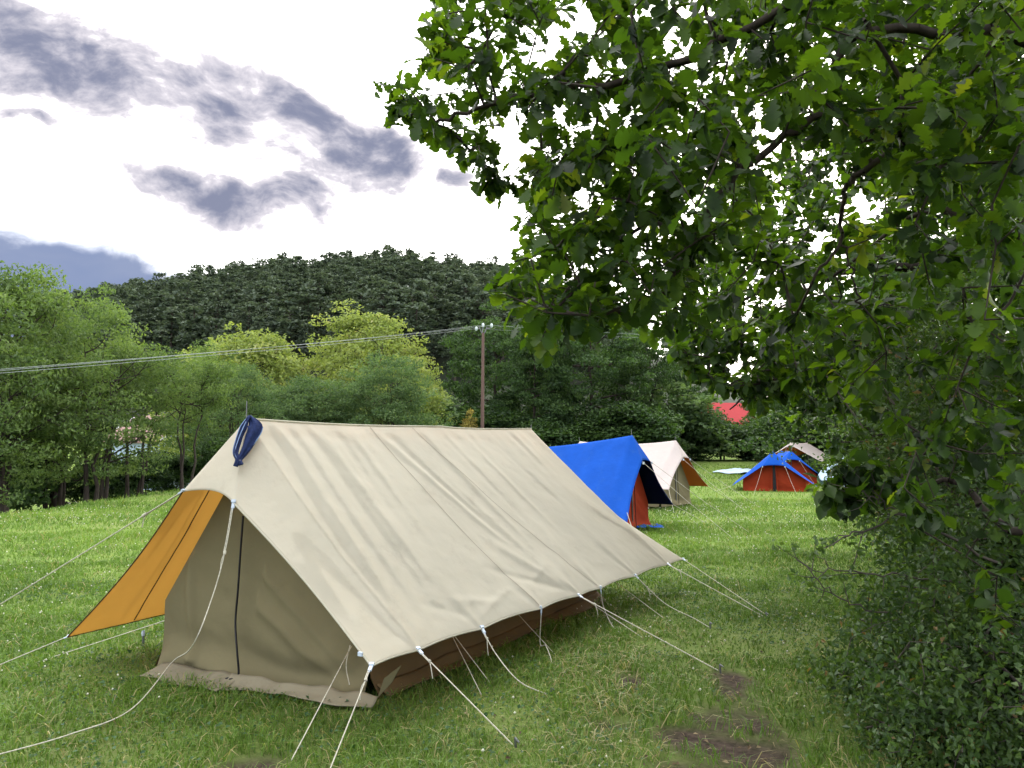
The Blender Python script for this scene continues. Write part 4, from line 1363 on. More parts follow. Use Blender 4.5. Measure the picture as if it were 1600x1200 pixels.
# ------------------------------------------------------------------ trees beyond the meadow
TM = {
    "ash1": make_tree_meshes(1, 8.2, 3.1, 1.2, .17, 190, 85, "ash_leaf", "round", 5, "bark", .62, .62, .5),
    "ash2": make_tree_meshes(2, 7.6, 2.7, 1.4, .16, 150, 85, "ash_leaf", "tall", 4, "bark", .58, .62, .5),
    "ash3": make_tree_meshes(3, 7.2, 2.8, .8, .16, 170, 90, "robinia_leaf", "round", 4, "bark", .62, .6, .45),
    "ash4": make_tree_meshes(12, 7.4, 2.7, 4.7, .16, 110, 85, "ash_leaf", "round", 3, "bark", .58, .62, .5),
    "acacia1": make_tree_meshes(4, 11, 4.9, 1.6, .24, 330, 85, "acacia_leaf", "dome", 3, "bark", .85, .6, .55, .25),
    "acacia2": make_tree_meshes(5, 9, 3.4, 1.2, .23, 230, 80, "acacia_leaf", "dome", 2, "bark", .8, .55, .55, .3),
    "robinia": make_tree_meshes(6, 7, 3.3, .6, .19, 190, 90, "robinia_leaf", "round", 4, "bark", .7, .6, .5),
    "oak1": make_tree_meshes(7, 12, 5.6, 2.6, .28, 290, 95, "dark_leaf", "round", 1, "bark", .95, .5),
    "oak2": make_tree_meshes(8, 12.5, 5.2, 2.4, .28, 270, 95, "dark_leaf", "round", 1, "bark", .92, .5),
    "bush1": make_tree_meshes(9, 3.2, 1.9, .05, .18, 130, 95, "dark_leaf", "dome", 4, "bark", .6),
    "bush2": make_tree_meshes(10, 2.6, 1.9, .1, .20, 90, 95, "robinia_leaf", "dome", 4, "bark", .55),
    "bushy": make_tree_meshes(11, 2.2, 1.0, .2, .16, 40, 60, "yellow_leaf", "dome", 3, "bark", .4),
}
def tree_px(name, key, px, Y, top_py, H0, label, wscale=1.0, rz=0.0, group="trees along the meadow's far edge", cat="tree", dz=0.0):
    X = at(px, 700, Y)[0]
    z0 = float(gz(X, Y)) + dz
    top = at(px, top_py, Y)[2]
    s = (top - z0) / H0
    return place_tree(name, TM[key], (X, Y, z0), rz, (s * wscale, s), label, cat, group)
TREES = [
    ("ash_tree", "ash1", -70, 25, 440, 8.2, "bushy green tree cut off by the left edge of the photo", .9, .3),
    ("ash_tree", "ash2", 25, 27, 428, 7.6, "tall airy green tree, leftmost one fully in view under the slate cloud", .95, 1.3),
    ("ash_tree", "ash1", 95, 33, 436, 8.2, "tall green tree with loose sprays against the slate-blue cloud", .8, 2.2),
    ("ash_tree", "ash1", 150, 29, 492, 8.2, "bright green bushy tree with several thin trunks, behind the forked stump", .95, 4.0),
    ("ash_tree", "ash4", 212, 33, 545, 7.4, "slender green tree in front of the pink-roofed house", 1.1, 5.0),
    ("robinia_tree", "ash4", 290, 31, 556, 7.4, "blue-green bushy tree just left of the cream tent's peak", .95, .9),
    ("ash_tree", "ash1", 330, 46, 545, 8.2, "green tree standing right of the pale-walled house", .9, 2.9),
    ("robinia_tree", "ash3", 370, 38, 575, 7.2, "blue-green tree right behind the cream tent's peak", .9, 3.3),
    ("acacia_tree", "acacia2", 395, 50, 522, 9, "yellowish flowering tree left of the large acacia, below the pine hill", 1.2, .4),
    ("acacia_tree", "acacia2", 330, 56, 548, 9, "small yellowish tree seen over the green trees near the wire", 1.1, 1.9),
    ("acacia_tree", "acacia1", 572, 54, 497, 11, "large yellow-green acacia with a broad domed crown below the hill", 1.2, 1.0),
    ("acacia_tree", "acacia1", 640, 60, 560, 11, "pale yellow-green tree sloping down towards the power pole", .9, 3.1),
    ("robinia_tree", "robinia", 500, 46, 596, 7, "grey-green round tree in front of the large acacia", 1.25, 2.0),
    ("robinia_tree", "robinia", 605, 45, 566, 7, "round fresh green tree in front of the acacia, behind the tent ridge", .95, 4.4),
    ("robinia_tree", "robinia", 445, 44, 606, 7, "low grey-green tree behind the cream ridge near its left end", 1.0, 5.5),
    ("oak_tree", "oak1", 775, 64, 505, 12, "dark oak standing directly behind the power pole", .85, .7),
    ("oak_tree", "oak2", 838, 60, 520, 12.5, "dark broad oak with a thick dark trunk right of the power pole", .75, 2.1),
    ("oak_tree", "oak1", 925, 62, 500, 12, "spreading dark green oak with a straight trunk above the blue tent", .95, 3.9),
    ("oak_tree", "oak2", 1015, 66, 520, 12.5, "dark green oak above the off-white tent, partly behind near oak leaves", .85, 5.1),
    ("oak_tree", "oak2", 1062, 78, 560, 12.5, "distant oak left of the red building", .8, 1.1),
    ("oak_tree", "oak1", 1228, 78, 560, 12, "distant oak right of the red building", .85, 2.6),
    ("oak_tree", "oak2", 1300, 52, 470, 12.5, "oak behind the farthest white tent, seen through the near branches", .9, 3.5),
    ("oak_tree", "oak1", 1400, 42, 430, 12, "oak on the right-hand hedge line seen through near branches", .9, .2),
    ("oak_tree", "oak2", 1500, 34, 380, 12.5, "shaded oak deep in the right-hand hedge", .8, 4.6),
]
for (nm, key, px, Y, top, H0, lab, ws, rz) in TREES:
    tree_px(nm, key, px, Y, top, H0, lab, ws, rz)
BUSH = [
    ("bush1", 30, 33, 690, 3.2, "dark shrub among the trunks at the meadow's left end"), ("bush1", 225, 36, 716, 3.2, "dark shrub below the pink-roofed house"), ("bush1", 345, 36, 690, 3.2, "dark shrub left of the khaki door tent peak"),
    ("bush1", 282, 37, 716, 3.2, "dark shrub at the foot of the pale-walled house"), ("bush1", 160, 35, 724, 3.2, "dark shrub left of the pink-roofed house"),
    ("bush2", 660, 58, 650, 2.6, "pale green shrub at the foot of the acacia"), ("bush1", 700, 60, 640, 3.2, "dark shrub left of the power pole's foot"), ("bush1", 780, 60, 650, 3.2, "dark shrub right of the power pole's foot"),
    ("bush1", 850, 58, 662, 3.2, "dark shrub at the foot of the thick oak"), ("bush1", 925, 60, 655, 3.2, "dark shrub above the blue tent's ridge"), ("bush1", 985, 60, 640, 3.2, "dark shrub above the blue tent's peak"),
    ("bush2", 1035, 66, 636, 2.6, "grey-green shrub behind the off-white tent"), ("bush1", 1085, 68, 650, 3.2, "dark hedge shrub below the red building, left part"), ("bush1", 1130, 69, 676, 3.2, "dark low hedge shrub below the red building, middle part"),
    ("bush1", 1175, 69, 668, 3.2, "dark hedge shrub below the red building, right part"), ("bush1", 1225, 66, 650, 3.2, "dark hedge shrub behind the small blue tents"), ("bush1", 1275, 60, 640, 3.2, "dark hedge shrub right of the farthest white tent"), ("bush1", 1325, 52, 620, 3.2, "tall dark shrub behind the heaped pale sheet"),
    ("bush1", 1400, 44, 600, 3.2, "dark hedge shrub on the right behind the near bushes"),
]
for k, (key, px, Y, top, H0, lab) in enumerate(BUSH):
    tree_px("hedge_shrub", key, px, Y, top, H0, lab, 1.15 if Y < 50 else 1.7, k * 1.7, "shrubs under the far trees", "shrub")
tree_px("yellow_shrub", "bushy", 733, 57, 642, 2.2, "small orange-yellow shrub left of the power pole", .55, 0, None, "shrub", 1.5)

# ------------------------------------------------------------------ pines on the hill
def pine_meshes(seed, H, R, umbrella):
    rng = np.random.default_rng(seed)
    T, Lf = MB(), MB()
    T.add(*tube(np.array([[0, 0, -.6], [.1, 0, H * .5], [0, .1, H * .95]]), [.2, .14, .04], 5))
    nl = 11
    for k in range(nl):
        f = k / (nl - 1)
        z = H * ((.45 if umbrella else .25) + (.53 if umbrella else .72) * f)
        r = R * ((.7 + .5 * math.sin(math.pi * f)) * (1 - .55 * f) if umbrella else (1 - .85 * f) * (.75 + .25 * rng.uniform()))
        for q in range(6 if f < .8 else 3):
            a = rng.uniform(0, 6.28); rr = r * rng.uniform(.35, 1)
            c = np.array([math.cos(a) * rr, math.sin(a) * rr, z + rng.uniform(-.3, .3)])
            T.add(*tube(np.array([[0, 0, z - .4], c]), [.05, .02], 3))
            n = 16
            tone = rng.normal(.34, .16)
            u = rand_dirs(n, rng)
            P = c + u * np.array([1, 1, .38]) * rng.uniform(.35, .95, (n, 1)) * R * .38
            Lf.add(*leaf_cards(P, rand_dirs(n, rng) * [1, 1, .4], norm(rand_dirs(n, rng) * .6 + [0, 0, .8]), rng.uniform(.45, .9, n), rng.uniform(.3, .6, n)), rnd=np.clip(tone + rng.normal(.12 if True else 0, .12, n) + .25 * (u[:, 2] > .2), 0, 1))  # upper cards paler: lit pad tops put into the needle colour
    return T.mesh("trunk", M["bark"]), Lf.mesh("crown", M["pine_leaf"], smooth=False)
PINES = [pine_meshes(20 + k, 10.5, 3.1, k % 2 == 0) for k in range(5)]
rg = np.random.default_rng(99)
spots = []
tries = 0
while len(spots) < 880 and tries < 60000:
    tries += 1
    px = rg.uniform(60, 1000)
    y = HY0 + 18 + (HY1 + 10 - HY0 - 18) * math.sqrt(rg.uniform())
    x = (px - 800) / 1200 * y
    if any((x - a) ** 2 + (y - b) ** 2 < 15 for a, b, _ in spots): continue
    spots.append((x, y, px))
# the 300 largest in the photo (nearest) plus the skyline row stand as trees of their own
spots.sort(key=lambda s: (2 if s[2] > 800 else 0 if s[1] > HY1 - 8 else 1, s[1]))
single, mass = spots[:300], spots[300:]
for k, (x, y, px) in enumerate(single):
    z = float(hz(x / y, y))
    s = rg.uniform(.6, 1.3)
    t = place_tree("pine_tree", PINES[k % 5], (x, y, z), rg.uniform(0, 6.28), (s * rg.uniform(.9, 1.2), s), "dark pine tree in the dense wood on the hill behind the meadow", "tree", "pines on the wooded hill")
mt, mc = MB(), MB()
src = []
for tm, cm in PINES:
    for me in (cm,):
        V = np.zeros(len(me.vertices) * 3); me.vertices.foreach_get("co", V); V = V.reshape(-1, 3)
        F = np.arange(len(V)).reshape(-1, 4)
        r = np.zeros(len(F)); me.attributes["rnd"].data.foreach_get("value", r)
        src.append((V, F, r))
for k, (x, y, px) in enumerate(mass):
    V, F, r = src[k % 5]
    a = rg.uniform(0, 6.28); s = rg.uniform(.75, 1.2)
    R2 = np.array([[math.cos(a), -math.sin(a), 0], [math.sin(a), math.cos(a), 0], [0, 0, 1]])
    mc.add(V @ R2.T * s + np.array([x, y, float(hz(x / y, y))]), F, rnd=r)
wo = mc.build("pine_wood", M["pine_leaf"], smooth=False)
tag(wo, "mass of dark pine crowns covering the middle of the hillside", "wood", kind="stuff")

# ------------------------------------------------------------------ near oak, second oak, right-hand shrubs
rg = np.random.default_rng(5)
OT = np.array([3.9, 3.7, 0.0])
oak = thing("oak_tree", "oak overhanging the camera from the right, its big lobed leaves filling the upper right", "tree", (0, 0, 0))
limbs = [
    ([OT + [0, 0, -.2], OT + [0, 0, 1.2], OT + [-.1, -.1, 2.6], OT + [-.2, -.3, 4.2], OT + [-.1, -.6, 6.5]], .24, .07, None),
    ([OT + [-.1, -.1, 2.5], at(1640, 90, 3.1), at(1500, 50, 2.95), at(1330, 60, 2.9), at(1300, 160, 3.0), at(1200, 235, 3.1), at(1120, 310, 3.2), at(1050, 440, 3.3), at(985, 500, 3.4)], .03, .004, 0),
    ([OT + [-.2, -.3, 3.4], at(1900, -420, 3.0), at(1500, -160, 2.8), at(1200, 30, 2.9), at(985, 122, 3.1), at(860, 145, 3.2), at(760, 165, 3.3), at(690, 190, 3.35), at(655, 183, 3.4), at(614, 158, 3.45)], .03, .003, 0),
    ([OT + [-.1, -.1, 2.2], at(1640, 150, 3.6), at(1465, 205, 3.6), at(1350, 265, 3.8), at(1318, 310, 3.9), at(1310, 380, 4.0), at(1270, 440, 4.0)], .035, .004, 0),
    ([at(1312, 372, 4.0), at(1335, 430, 4.0), at(1345, 475, 4.0)], .007, .003, 0),
    ([OT + [-.1, -.1, 1.1], at(1600, 830, 4.6), at(1525, 778, 4.8), at(1483, 750, 4.9), at(1437, 757, 5.0), at(1367, 762, 5.0), at(1310, 772, 5.0)], .035, .004, 0),
    ([OT + [-.2, -.3, 4.0], (2.6, 2.6, 4.3), (1.6, 1.6, 4.4), (.6, .8, 4.3), (-.3, 0, 4.2)], .06, .01, 0),
    ([OT + [-.2, -.4, 4.6], (2.8, 1.8, 5.0), (2.0, 0, 5.2), (1.2, -1.6, 5.0)], .06, .01, 0),
    ([OT + [-.1, -.1, 2.0], at(1680, 420, 4.6), at(1560, 380, 4.8), at(1450, 330, 5.2), at(1300, 430, 5.6), at(1180, 500, 6.0)], .045, .005, 0),
]
nodes, par, rad = limb_nodes(limbs)
hole = [(1340, 322, 36, 20), (1310, 180, 14, 10), (1298, 372, 26, 16)]
near_t, mid_t, over_t = [], [], []
Z1 = [(690, -50), (660, 60), (640, 100), (620, 150), (640, 185), (690, 205), (740, 250), (790, 300), (830, 225), (870, 215), (950, 250), (1000, -50)]
Z2 = [(830, 225), (1000, 200), (1110, 400), (1050, 520), (960, 490), (900, 515), (860, 540), (800, 515), (785, 470), (775, 425), (810, 380), (830, 330)]
Z3 = [(950, -70), (1650, -70), (1640, 330), (1250, 210), (1100, 400), (1000, 260)]
Z4 = [(1080, 300), (1640, 250), (1640, 700), (1500, 720), (1360, 640), (1120, 520)]
near_t += zone_points(Z1, 85, 2.9, 3.9, rg)
near_t += zone_points(Z2, 150, 2.7, 4.0, rg)
near_t += zone_points(Z3, 80, 2.2, 3.1, rg, hole, .15)
near_t += zone_points(Z3, 230, 3.0, 5.0, rg, hole)
near_t += zone_points([(1380, 150), (1640, 100), (1640, 620), (1460, 480)], 60, 2.3, 3.6, rg, hole)
near_t += zone_points([(1280, 715), (1420, 725), (1425, 765), (1370, 780), (1300, 790)], 22, 4.7, 5.2, rg, (), .07)
near_t += zone_points([(1420, 640), (1640, 600), (1640, 1010), (1540, 1010), (1440, 900), (1400, 780)], 26, 3.4, 4.6, rg, (), .12)
near_t += [at(x, y, 3.45) for x, y in ((616, 160), (640, 140), (668, 150), (632, 172), (700, 200), (735, 235), (778, 290), (692, 12), (700, 60), (790, 300), (800, 275))]
near_t += zone_points([(1020, 110), (1130, 110), (1130, 240), (1020, 240)], 16, 3.0, 4.6, rg, (), .1)
mid_t += zone_points(Z4, 230, 4.2, 6.5, rg, hole, .15)
# overhead and behind the camera: sprays added, mostly out of view, to shade the foreground
for _ in range(760):
    x = rg.uniform(.3, 6.0); y = rg.uniform(-4, 3.6); z = rg.uniform(3.6, 6.2)
    q = np.array([x, y, z])
    pz = (q - CC) @ CF
    if pz > .1:
        px, py = proj(q)
        if -60 < px < 900 and -80 < py < 1300: continue
        if pz < 1.9 and -100 < px < 1700 and -150 < py: continue
    over_t.append(q)
for _ in range(260):  # more unseen sprays, added to darken the foreground and tent front
    over_t.append(np.array([rg.uniform(-2.8, .4), rg.uniform(-4, .2), rg.uniform(3.8, 5.8)]))
allt = near_t + mid_t + over_t
nodes, par, rad, tips = grow_branches(nodes, par, rad, allt, rg, .22, .05)
bm_ = MB(); branch_mesh(bm_, nodes, par, rad, .0028)
# dead bare twigs below the canopy
bm_.build("trunk", M["bark"], oak)
lv = MB()
tipn = np.array([nodes[t] for t in tips])
dist = np.linalg.norm(tipn - CC, axis=1)
isover = (tipn[:, 1] < 1.85)
leaf_sprays(lv, [t for t, o, d in zip(tips, isover, dist) if not o and d < 4.4], nodes, par, rg, .094, (10, 17), OAK_HI)
leaf_sprays(lv, [t for t, o, d in zip(tips, isover, dist) if not o and d >= 4.4], nodes, par, rg, .11, (11, 18), OAK_LO)
leaf_sprays(lv, [t for t, o in zip(tips, isover) if o], nodes, par, rg, .13, (14, 20), OAK_LO)
lv.build("crown", M["oak_leaf"], oak, smooth=True)

# second oak deeper in the hedge, with the thick dark limb
rg = np.random.default_rng(6)
O2 = np.array([7.8, 9.2, 0.0])
oak2 = thing("oak_tree", "second oak with a thick dark horizontal limb, its leafy boughs hanging over the far tents", "tree", (0, 0, 0))
limbs2 = [
    ([O2 + [0, 0, -.3], O2 + [0, 0, 1.5], O2 + [-.1, 0, 3.0], O2 + [-.2, .1, 5], O2 + [-.1, .2, 7]], .3, .08, None),
    ([O2 + [-.1, 0, 2.4], at(1600, 565, 8.6), at(1480, 548, 8.3), at(1400, 543, 8.2), at(1320, 548, 8.3), at(1240, 572, 8.5), at(1190, 600, 8.7), at(1140, 640, 8.8)], .12, .008, 0),
    ([O2 + [-.1, 0, 3.6], at(1500, 420, 8.6), at(1350, 420, 9), at(1200, 450, 9.3), at(1080, 520, 9.5)], .1, .008, 0),
    ([O2 + [-.2, 0, 4.6], at(1450, 250, 9), at(1300, 250, 9.4), at(1150, 330, 9.8), at(1060, 420, 10)], .09, .008, 0),
    ([O2 + [-.1, 0, 1.8], at(1560, 640, 8), at(1450, 650, 7.6), at(1350, 690, 7.4)], .06, .008, 0),
]
nodes, par, rad = limb_nodes(limbs2)
h2 = [(1340, 322, 42, 24), (1210, 520, 26, 12), (1190, 560, 18, 14), (1298, 376, 30, 18)]
Z5 = [(1040, 420), (1120, 300), (1300, 200), (1640, 150), (1640, 720), (1400, 740), (1330, 722), (1290, 690), (1240, 655), (1205, 645), (1160, 618), (1115, 602), (1080, 582), (1050, 550), (1020, 500)]
t2 = zone_points(Z5, 620, 7.2, 10.6, rg, h2, .2)
t2 += zone_points([(1280, -40), (1680, -40), (1680, 440), (1400, 300)], 260, 6, 11, rg, h2, .2)
t2 += zone_points([(1060, 300), (1300, 200), (1640, 200), (1640, 420), (1060, 440)], 130, 8.5, 11.5, rg, h2, .2)
t2 += zone_points([(1050, 560), (1080, 582), (1120, 604), (1160, 618), (1300, 600), (1200, 480), (1040, 480)], 110, 7.4, 9.4, rg, h2, .15)
nodes, par, rad, tips = grow_branches(nodes, par, rad, t2, rg, .4, .05)
bm_ = MB(); branch_mesh(bm_, nodes, par, rad, .0045)
bm_.build("trunk", M["bark"], oak2)
lv = MB()
leaf_sprays(lv, tips, nodes, par, rg, .125, (14, 22), OAK_LO, spread=.7)
lv.build("crown", M["oak_leaf"], oak2, smooth=True)

def bush(name, label, c, rx, ry, rzz, n, leaf, mat, seed, stems=9, lump=.28, zmin=.03, bare=(), cat="shrub"):
    """a shrub: stems from the ground, leaf clusters through an uneven envelope"""
    rng = np.random.default_rng(seed)
    c = np.asarray(c, float)
    base = np.array([c[0], c[1], float(gz(c[0], c[1]))])
    t = thing(name, label, cat, tuple(base), 0, "bushes along the right-hand hedge")
    T, Lf = MB(), MB()
    cl = []
    k = 0
    ncl = max(30, n // 45)
    while len(cl) < ncl:
        u = rand_dirs(1, rng)[0] * rng.uniform(.2, 1) ** .4
        bump = .55 + .95 * vnoise(u[0] * 2.3 + 7, u[2] * 2.3 + u[1] * 1.7 + 3, seed)
        q = c + u * bump * np.array([rx, ry, rzz])
        if q[2] < zmin: 
            q[2] = zmin + rng.uniform(0, .25)
        cl.append(q - base)
    cl = np.array(cl)
    nodes = [np.array([rng.normal(0, .12 * rx), rng.normal(0, .12 * ry), -.1]) for _ in range(stems)]
    par = [-1] * stems; rad = [.02] * stems
    for i in range(stems):
        tip = (c - base) + np.array([rng.normal(0, .5 * rx), rng.normal(0, .5 * ry), rng.uniform(-.1, .5) * rzz])
        P = smooth_path([nodes[i], (nodes[i] + tip) / 2 + rng.normal(0, .12, 3), tip], 7)
        prev = i
        for p in P[1:]:
            nodes.append(p); par.append(prev); rad.append(.010); prev = len(nodes) - 1
    nodes, par, rad, tips = grow_branches(nodes, par, rad, cl, rng, .25, .07)
    branch_mesh(T, nodes, par, rad, .0025, sides=4)
    for pts, r0, r1 in bare:
        P = smooth_path([np.asarray(p) - base for p in pts], 16); P[1:-1] += rng.normal(0, .012, (14, 3))
        T.add(*tube(P, np.linspace(r0, r1, 16), 5))
        for j in (6, 8, 10, 12, 13, 14):
            d = norm(P[j] - P[j - 1]) + rng.normal(0, .55, 3); L = rng.uniform(.1, .3)
            q1 = P[j] + norm(d) * L
            T.add(*tube(np.array([P[j], (P[j] + q1) / 2 + rng.normal(0, .01, 3), q1]), [r1 * 1.2, r1 * .9, r1 * .5], 4))
            for z_ in range(3):
                nl = 2
                Lf.add(*leaf_cards(q1 + rng.normal(0, .02, (nl, 3)), rand_dirs(nl, rng), rand_dirs(nl, rng), leaf * np.ones(nl) * .8, leaf * .5 * np.ones(nl)), rnd=rng.uniform(.2, .8, nl))
    for q in cl:
        m = int(45 * rng.uniform(.5, 1.5)); tone = rng.normal(.45, .18)
        u = rand_dirs(m, rng)
        P = q + u * rng.uniform(.1, 1, (m, 1)) ** .6 * lump * np.array([1, 1, .75])
        P[:, 2] = np.maximum(P[:, 2], .02)
        nn = norm(rand_dirs(m, rng) * .9 + np.array([0, 0, .55]) + u * .4)
        hue = np.clip(tone + rng.normal(0, .17, m), 0, 1)
        Lf.add(*leaf_cards(P, rand_dirs(m, rng), nn, leaf * rng.uniform(.55, 1.3, m), leaf * .62 * rng.uniform(.6, 1.2, m), .3), rnd=hue)
    T.build("trunk", M["bark_pale"], t)
    Lf.build("foliage", M[mat], t, smooth=False)
    return t
def cpx(px, py, Y):
    return at(px, py, Y)
bush("hawthorn_bush", "low dense small-leaved bush in the bottom right corner", cpx(1580, 1080, 4.5), .80, 1.0, .62, 13000, .05, "hedge_leaf", 71, lump=.22)
bush("hawthorn_bush", "small rounded bush tuft at the foot of the hedge, bottom right beside the path", cpx(1478, 1180, 4.1), .38, .5, .30, 4500, .042, "hedge_leaf", 72, lump=.16)
bush("hawthorn_bush", "dark bush with bare twigs poking out over the grass, right of the tent's guy ropes", cpx(1612, 920, 5.6), .95, 1.1, .95, 14000, .058, "hedge_leaf", 73, lump=.26,
     bare=[([cpx(1560, 880, 4.7), cpx(1480, 838, 4.7), cpx(1410, 806, 4.7), cpx(1360, 825, 4.7), cpx(1325, 836, 4.7), cpx(1298, 852, 4.7)], .010, .0035),
           ([cpx(1410, 806, 4.7), cpx(1375, 785, 4.7), cpx(1345, 766, 4.7)], .006, .003),
           ([cpx(1500, 910, 4.8), cpx(1400, 900, 4.8), cpx(1320, 893, 4.8), cpx(1262, 886, 4.8)], .008, .003),
           ([cpx(1400, 960, 4.8), cpx(1330, 945, 4.8), cpx(1285, 915, 4.8), cpx(1255, 880, 4.8)], .006, .003)])
bush("hawthorn_bush", "tall green bush rising behind the twiggy one at the right edge", cpx(1575, 800, 6.6), 1.0, 1.4, 1.3, 15000, .062, "hedge_leaf", 74, lump=.3)
bush("hawthorn_bush", "high tangled bush at the right edge under the oak leaves", cpx(1590, 600, 6.2), 1.1, 1.3, 1.3, 14000, .055, "hedge_leaf", 75, lump=.3)
bush("hawthorn_bush", "farther bush of the hedge, right of the heaped pale sheet", cpx(1470, 690, 11), 1.7, 2.0, 1.7, 14000, .08, "hedge_leaf", 76, lump=.4)
bush("hawthorn_bush", "bush closing the hedge line behind the hanging oak spray", cpx(1430, 700, 16), 1.9, 2.2, 1.9, 9000, .10, "hedge_leaf", 77, lump=.5)
bush("hawthorn_bush", "deeply shaded bush behind the oak trunk at the right edge", cpx(1720, 760, 7.5), 1.5, 1.8, 2.2, 12000, .06, "hedge_leaf", 78, lump=.35)

# ------------------------------------------------------------------ grass, clover, flowers
def build_grass():
    rng = np.random.default_rng(12)
    parts = []
    for (r0, r1, n, a0, a1) in ((1.8, 4.5, 60000, -.95, .95), (4.5, 6.5, 66000, -.92, .92), (6.5, 9, 78000, -.87, .87), (9, 13, 80000, -.84, .84), (13, 18, 60000, -.8, .75), (18, 27, 60000, -.78, .72), (27, 62, 60000, -.66, .7)):
        r = np.sqrt(rng.uniform(r0 ** 2, r1 ** 2, n)); a = rng.uniform(a0, a1, n)
        parts.append(np.stack([r * np.sin(a), r * np.cos(a)], -1))
    XY = np.vstack(parts)
    x, y = XY[:, 0], XY[:, 1]
    d = np.hypot(x, y)
    tuft = fbm(x * 1.4 + 20, y * 1.4 + 20, 60, 3)
    patch = fbm(x * .45 + 9, y * .45 + 4, 61, 3)
    dm = dirt_mask(x, y)
    L0 = to_loc(np.stack([x, y, 0 * x], -1))
    inside = (np.abs(L0[:, 0] + .0) < .72) & (L0[:, 1] > -.02) & (L0[:, 1] < 3.9)
    trod = sstep(d, 9, 4) * .35 + .35 * sstep(d, 8, 5) * sstep(x, .1, 1.0)
    keep = (rng.uniform(size=len(x)) > dm * 1.0) & (rng.uniform(size=len(x)) > trod * (1.25 - tuft)) & ~inside
    edge = -12.9 + np.sin(y * .11)
    keep &= x > edge - 5
    x, y, d, tuft, patch = x[keep], y[keep], d[keep], tuft[keep], patch[keep]
    n = len(x)
    z = gz(x, y)
    far = sstep(d, 6, 30)
    h = (.030 + .068 * np.clip(tuft * 1.9 - .45, 0, 1.2)) * rng.uniform(.5, 1.35, n) * (1 + .9 * far)
    w = (.0032 + .0011 * d * .55) * rng.uniform(.7, 1.3, n)
    straw = rng.uniform(size=n) < (.045 + .10 * sstep(d, 8, 4) * (1 - tuft) + .22 * sstep(d, 8.5, 5) * sstep(x, -.2, 1.0) * (patch > .45))
    h = np.where(straw, h * 1.15, h)
    az = rng.uniform(0, 6.28, n)
    lean = rng.uniform(.25, 1.25, n) + straw * .8
    D = np.stack([np.cos(az), np.sin(az), 0 * az], -1)
    az2 = rng.uniform(0, 6.28, n)
    S = np.stack([np.cos(az2), np.sin(az2), 0 * az2], -1)
    B = np.stack([x, y, z - .006], -1)
    up = np.array([0, 0, 1.0])
    m = B + D * (h * lean * .35)[:, None] + up * (h * .62)[:, None]
    t = B + D * (h * lean)[:, None] + up * (h * (1.0 - .28 * np.minimum(lean, 1.6)))[:, None]
    V = np.stack([B - S * (w * .5)[:, None], B + S * (w * .5)[:, None], m + S * (w * .42)[:, None], m - S * (w * .42)[:, None], t], 1).reshape(-1, 3)
    i = np.arange(n) * 5
    Fq = np.stack([i, i + 1, i + 2, i + 3], -1); Ft = np.stack([i + 3, i + 2, i + 4], -1)
    hue = np.clip(.30 + .42 * (patch - .5) * 2 + rng.normal(0, .14, n) + .18 * far, 0, .88)
    hue = np.where(straw, rng.uniform(.9, 1.0, n), hue)
    mb = MB()
    mb.add(V, Fq, rnd=hue)
    mb.F.append(Ft); mb.R.append(hue); mb.M.append(np.zeros(n, np.int32))
    o = mb.build("grass", M["grass_blade"], smooth=False)
    tag(o, "short green meadow grass with dry straw and bare trodden patches", "grass", kind="stuff")
    # clover and other broad leaves in the sward
    n = 26000
    r = np.sqrt(rng.uniform(2.2 ** 2, 11 ** 2, n)); a = rng.uniform(-.9, .9, n)
    x, y = r * np.sin(a), r * np.cos(a)
    k = (fbm(x * .9 + 3, y * .9 + 8, 71, 3) > .47) & (dirt_mask(x, y) < .3)
    x, y = x[k], y[k]; n = len(x)
    C = np.stack([x, y, gz(x, y) + rng.uniform(.015, .06, n)], -1)
    s = rng.uniform(.012, .03, n) * (1 + r[k] * .03)
    mb = MB().add(*leaf_cards(C, rand_dirs(n, rng) * [1, 1, .3], norm(rand_dirs(n, rng) * .5 + [0, 0, 1]), s, s * .8, .2), rnd=rng.uniform(0, 1, n))
    o = mb.build("clover", M["clover"], smooth=False)
    tag(o, "small clover leaves growing in the meadow grass", "clover", kind="stuff")
    # dead leaves and straw lying on the trodden ground
    n = 2600
    x = rng.uniform(-.6, 2.3, n); y = rng.uniform(3.3, 7.2, n)
    k = rng.uniform(size=n) < .35 + .65 * (dirt_mask(x, y) > .3)
    x, y = x[k], y[k]; n = len(x)
    C = np.stack([x, y, gz(x, y) + rng.uniform(-.004, .02, n)], -1)
    sh = rng.uniform(size=n) < .45
    ln = np.where(sh, rng.uniform(.04, .11, n), rng.uniform(.012, .04, n)); wd = np.where(sh, .004, ln * .6)
    mb = MB().add(*leaf_cards(C, rand_dirs(n, rng) * [1, 1, .12], norm(rand_dirs(n, rng) * .4 + [0, 0, 1]), ln, wd, .2), rnd=rng.uniform(0, 1, n))
    lm = mat_leaf("litter", [(0, (.05, .032, .02)), (.5, (.14, .095, .05)), (1, (.34, .27, .15))], .15, (1, 1, .8), .7, .2)
    tag(mb.build("leaf_litter", lm, smooth=False), "dead leaves and straw scattered on the worn ground", "leaf litter", kind="stuff")
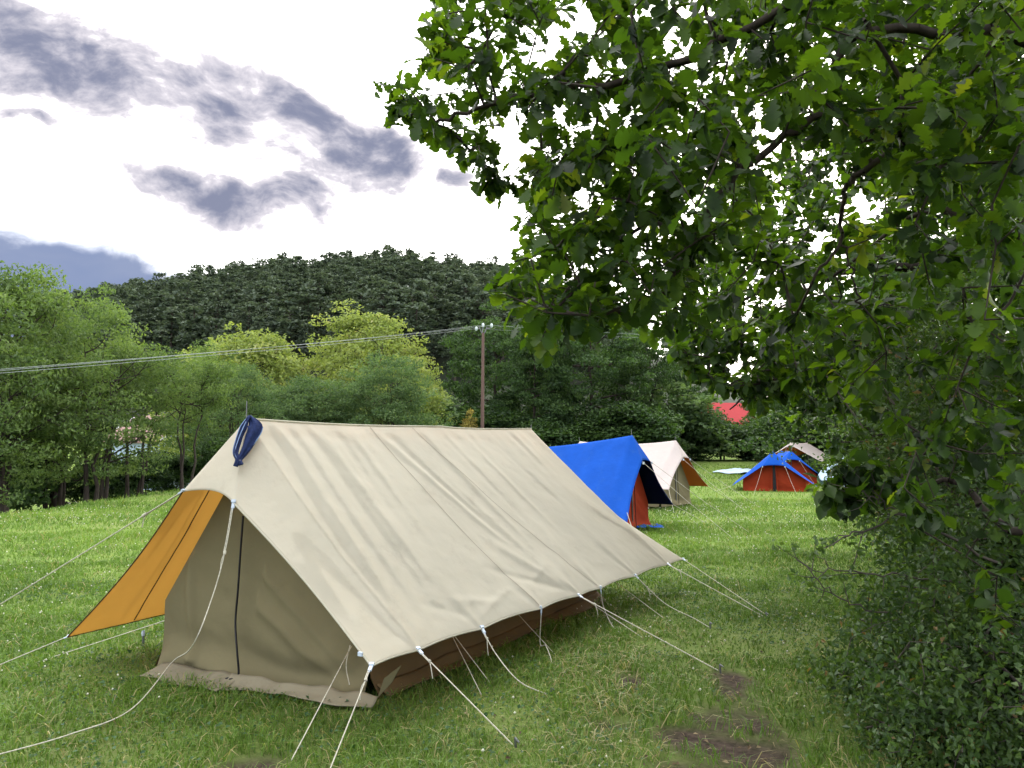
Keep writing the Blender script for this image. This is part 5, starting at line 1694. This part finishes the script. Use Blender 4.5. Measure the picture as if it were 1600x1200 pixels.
    # white clover heads
    n = 3000
    r = np.sqrt(rng.uniform(3 ** 2, 24 ** 2, n)); a = rng.uniform(-.75, .6, n)
    x, y = r * np.sin(a), r * np.cos(a)
    L0 = to_loc(np.stack([x, y, 0 * x], -1))
    k = (fbm(x * .5 + 13, y * .5 + 8, 81, 3) > .45 - .1 * (x < -2)) & (dirt_mask(x, y) < .1) & ~((np.abs(L0[:, 0]) < 1.1) & (L0[:, 1] > -.1) & (L0[:, 1] < 4))
    k &= x > -12.5
    x, y, r = x[k], y[k], r[k]; n = len(x)
    C = np.stack([x, y, gz(x, y) + rng.uniform(.05, .11, n) + .03 * sstep(r, 6, 20)], -1)
    s = rng.uniform(.004, .0085, n) * (1 + .045 * r)
    off = np.array([[1, 0, 0], [0, 1, 0], [-1, 0, 0], [0, -1, 0], [0, 0, 1], [0, 0, -1.0]])
    V = (C[:, None] + off[None] * s[:, None, None]).reshape(-1, 3)
    f = np.array([[0, 1, 4], [1, 2, 4], [2, 3, 4], [3, 0, 4], [1, 0, 5], [2, 1, 5], [3, 2, 5], [0, 3, 5]])
    mb = MB().add(V, (f[None] + (np.arange(n) * 6)[:, None, None]).reshape(-1, 3))
    o = mb.build("clover_flowers", M["flower"])
    tag(o, "tiny white clover heads dotted through the meadow", "flowers", kind="stuff")
build_grass()

# ------------------------------------------------------------------ air
def build_haze():
    m = bpy.data.materials.new("haze_air")
    m.use_nodes = True
    nt = m.node_tree
    nt.nodes.clear()
    v = nt.nodes.new("ShaderNodeVolumePrincipled")
    v.inputs["Color"].default_value = (0.85, 0.9, 1.0, 1)
    v.inputs["Density"].default_value = 0.0021
    v.inputs["Anisotropy"].default_value = 0.3
    o = nt.nodes.new("ShaderNodeOutputMaterial")
    nt.links.new(v.outputs[0], o.inputs["Volume"])
    V, F = box((0, 0, 41.0), (940, 940, 106))
    h = MB().add(V, F[:, ::-1]).build("haze", m, smooth=False)
    tag(h, "thin pale air over the far hill", "haze", kind="stuff")
build_haze()
